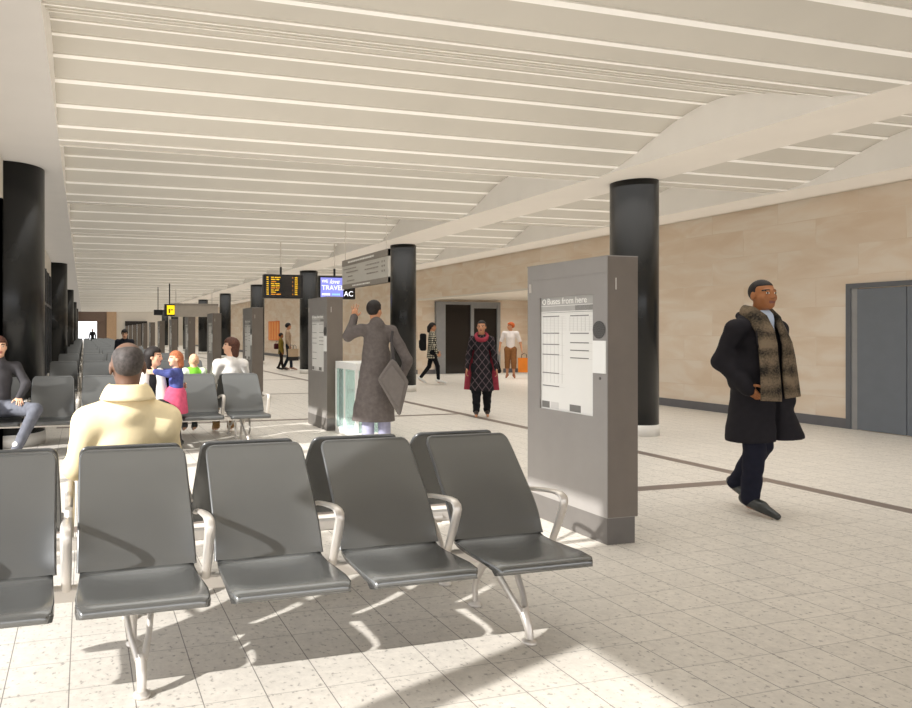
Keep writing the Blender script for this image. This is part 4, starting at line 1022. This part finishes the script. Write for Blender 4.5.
S = hair_short(J, R, .002, -.075, .065, 1.02, .0); q = J['head']; S.ell(q + R[2]*.125*k + R[1]*.015, [.085*k, .10*k, .058*k], R, .012, 's')
p.add('cropped_hair', S, .007, M_hair['grey'])
# man in the dark sweater on the left end of the second row
h = 1.82; J = seated(h, lean=.12)
J['head'] = V3(.0, .03, 1.275); J['neck'] = V3(0, .07, 1.10)
J['knL'] = V3(.43, -.36, .57); J['anL'] = V3(.235, -.50, .10); J['toL'] = V3(.25, -.70, .035); J['knR'] = V3(-.30, -.42, .57); J['anR'] = V3(-.02, -.55, .10); J['toR'] = V3(-.03, -.74, .035)
J['elL'] = V3(.30, .03, .83); J['wrL'] = V3(.23, -.17, .685)
p = Person('man in dark grey sweater and jeans sitting at the left edge facing the viewer', (-.955, 8.72, 0), 0, J)
R = frame(math.radians(12), 0, 0); p.skin(R, 'light', .009, {'L': (V3(.2, -1, -.25), V3(0, -.2, -1), V3(-1, -.2, 0), .25, .1)}, browm='brown')
S = torso_garment(J, .018); S.cap(J['neck'] - V3(0, 0, .01), J['neck'] + V3(0, -.01, .035), .07, .064, .02); p.add('sweater', S, .009, cloth('charcoal_knit', (66, 64, 66), .08), noise=wrinkle(.004, 16, 14))
p.add('jeans', trousers(J, .095, .072, .055, low=.06), .010, cloth('grey_jeans', (98, 100, 108), .16), noise=wrinkle(.003, 25, 20))
for n in 'LR':
    S = SDF(); S.cap(J['an'+n] + V3(0, 0, .10), J['an'+n], .046, .046); p.add('sock', S, .010, cloth('white_sock', (222, 220, 216), .04))
    p.add('shoe', shoe(J, n), .010, mat('white_trainer', (224, 224, 222), .5))
p.add('hair', hair_short(J, R, .014, -.05, .05, 1.02, .0), .008, M_hair['brown'])

# woman in white sweater, rear bench of the second row, head turned left
XB = lambda k: .225 + PITCH*k
h = 1.74; J = seated(h, lean=.14); J['head'][2] += .01
p = Person('brown haired woman in white sweater sitting on the far bench with her back turned', (XB(3) - .05, 9.62, 0), PI, J)
R = frame(math.radians(72), 0, 0); p.skin(R, 'light', .010)
S = torso_garment(J, .034, .06, 1.05); p.add('sweater', S, .010, cloth('white_knit', (232, 228, 222), .03), noise=wrinkle(.004, 14, 12))
p.add('trousers', trousers(J), .012, cloth('beige_trousers', (150, 120, 80)))
for n in 'LR': p.add('shoe', shoe(J, n), .012, mat('tan_boot', (150, 110, 60), .5))
S = hair_short(J, R, .016, -.12, .05, 1.03, -.0); q = J['head']; S.cap(q - R[1]*.055 + R[2]*.02, q - R[1]*.06 - R[2]*.11, .075, .058, .03); p.add('hair', S, .009, M_hair['brown'])
# small child in the green top
h = 1.12; J = seated(h, lean=.16, sz=.46); J['head'] = V3(0, .12, 1.05); J['neck'] = V3(0, .13, .955)
for n, s in (('L', 1), ('R', -1)): J['sh'+n] = V3(s*.12, .13, .91)
J['chest'] = V3(0, .11, .80)
J['h'] = 1.5
for n, s in (('L', 1), ('R', -1)): J['an'+n] = V3(s*.07, -.27, .12); J['to'+n] = V3(s*.07, -.40, .06); J['kn'+n] = V3(s*.07, -.27, .47)
p = Person('small fair haired child in green top on the far bench, back turned', (XB(2) + .03, 9.60, 0), PI, J)
R = frame(0, .1, 0); p.skin(R, 'light', .011)
S = torso_garment(J, .015); p.add('top', S, .011, pattern_material('green_white_cotton', 'grid', (122, 196, 60), (226, 236, 214), 4.0))
p.add('trousers', trousers(J, .08, .06, .05), .012, cloth('dark_trousers', (40, 40, 44)))
for n in 'LR': p.add('shoe', shoe(J, n), .012, M_shoe)
p.add('hair', hair_short(J, R, .004, -.05, .055, 1.02, .01), .009, M_hair['fair'])
# mother seated on the second row, hugged by a child
h = 1.66; J = seated(h, lean=.08); J['head'] = V3(.02, .0, 1.15); J['neck'] = V3(.0, .05, .99); J['h'] = 1.72
J['wrL'] = V3(.33, .03, .76); J['elL'] = V3(.25, .06, .70); J['shL'][2] -= .05; J['shR'][2] -= .05; J['chest'][2] -= .04
p = Person('dark haired woman in grey and black sitting with a child hugging her neck', (XB(1) - .01, 8.66, 0), 0, J)
R = frame(math.radians(66), .05, 0); p.skin(R, 'light', .010, {'L': (V3(.7, -.6, .3), V3(-.5, -.8, 0), V3(0, 0, 1), .5, .1)})
S = torso_garment(J, .016); p.add('dress', S, .010, cloth('black_jersey', (26, 25, 28)))
S = SDF(); k = h/1.8
for s in (-1, 1): S.cap(V3(s*.085, .0, .95), V3(s*.115, -.07, .60), .062, .085, .04, (V3(0, 1, 0), 1.2))
p.add('waistcoat', S, .011, cloth('grey_waistcoat', (206, 200, 194), .05))
p.add('trousers', trousers(J), .012, cloth('black_cotton', (24, 24, 28)))
for n in 'LR': p.add('shoe', shoe(J, n), .012, M_shoe)
S = hair_short(J, R, .016, -.09, .055, 1.04, -.0); q = J['head']; S.cap(q - R[1]*.05 + R[2]*.01, q - R[1]*.07 - R[2]*.14, .08, .06, .03); p.add('hair', S, .009, M_hair['black'])
# the hugging child
h = 1.24; J = std(h); J['h'] = 1.42
J['pel'] = V3(0, 0, .64); J['chest'] = V3(.02, 0, .86); J['neck'] = V3(.02, -.01, .99); J['head'] = V3(.0, -.035, 1.125)
for n, s in (('L', 1), ('R', -1)):
    J['sh'+n] = V3(.02 + .02*s, s*.10, .96); J['hip'+n] = V3(.0, s*.06, .60); J['kn'+n] = V3(.0, s*.055, .36); J['an'+n] = V3(.04, s*.07, .09); J['to'+n] = V3(-.08, s*.08, .03)
J['elL'] = V3(-.10, .15, .95); J['wrL'] = V3(-.25, .14, .97); J['elR'] = V3(-.09, -.18, .955); J['wrR'] = V3(-.25, -.17, .975)
# this figure faces -X
p = Person('red haired girl in blue jacket and pink skirt hugging the dark haired woman', (XB(1) + .25, 8.56, 0), 0, J)
R = frame(math.radians(-78), .02, 0)
S = SDF(); k = .72
p.skin(R, 'light', .009, {'L': (V3(-1, -.2, .05), V3(0, -1, 0), V3(0, 0, 1), .3, .05), 'R': (V3(-1, .2, .05), V3(0, 1, 0), V3(0, 0, 1), .3, .05)})
S = SDF(); S.cap(V3(.01, 0, .70), V3(.02, 0, .92), .10, .105, .04, (V3(1, 0, 0), 1.2)); S.cap(J['shL'], J['shR'], .055, k=.04)
for n in 'LR': S.cap(J['sh'+n], J['el'+n], .050, .044, .03); S.cap(J['el'+n], J['wr'+n], .044, .034, .03)
p.add('jacket', S, .009, cloth('blue_denim', (74, 82, 138), .2), noise=wrinkle(.004, 22, 22))
S = SDF(); S.cap(V3(.01, 0, .68), V3(-.01, 0, .50), .135, .175, .03); S.cut(V3(0, 0, -1), -.46); p.add('skirt', S, .010, cloth('pink_skirt', (196, 84, 112), .15))
for n in 'LR':
    S = SDF(); S.cap(J['kn'+n] + V3(0, 0, .08), J['an'+n], .048, .042); p.add('legging', S, .011, cloth('dark_legging', (48, 40, 52)))
    p.add('shoe', shoe(J, n), .011, M_shoe)
S = hair_short(J, R, .010, -.05, .05, 1.04, .01); q = J['head']; S.cap(q - R[1]*.045, q - R[1]*.06 - R[2]*.07, .062, .05, .03); p.add('hair', S, .009, M_hair['red'])
# teddy-like soft lump is not shown; far standing man
h = 1.54; J = std(h); J['head'] += V3(0, -.05, -.02)
J['elL'] = V3(.2, .0, .96); J['wrL'] = V3(.06, -.22, 1.02); J['elR'] = V3(-.2, 0, .96); J['wrR'] = V3(-.06, -.22, 1.02)
p = Person('man in dark top standing far behind the bald man, looking down', (.90, 16.4, 0), math.radians(-4), J)
R = frame(0, .25, 0); p.skin(R, 'light', .013)
p.add('top', torso_garment(J, .022), .013, cloth('dark_slate_top', (40, 42, 50)))
p.add('trousers', trousers(J), .014, cloth('dark_trousers', (40, 40, 44)))
for n in 'LR': p.add('shoe', shoe(J, n), .013, M_shoe)
p.add('hair', hair_short(J, R, .016, -.05, .05, 1.03), .011, M_hair['black'])
h = 1.75; J = std(h)
p = Person('tiny dark figure standing at the bright far exit', (.68, 60.0, 0), 0, J)
R = frame(0, 0, 0); p.skin(R, 'brown', .02); p.add('coat', torso_garment(J, .03), .02, M_coat); p.add('trousers', trousers(J), .02, M_navy)
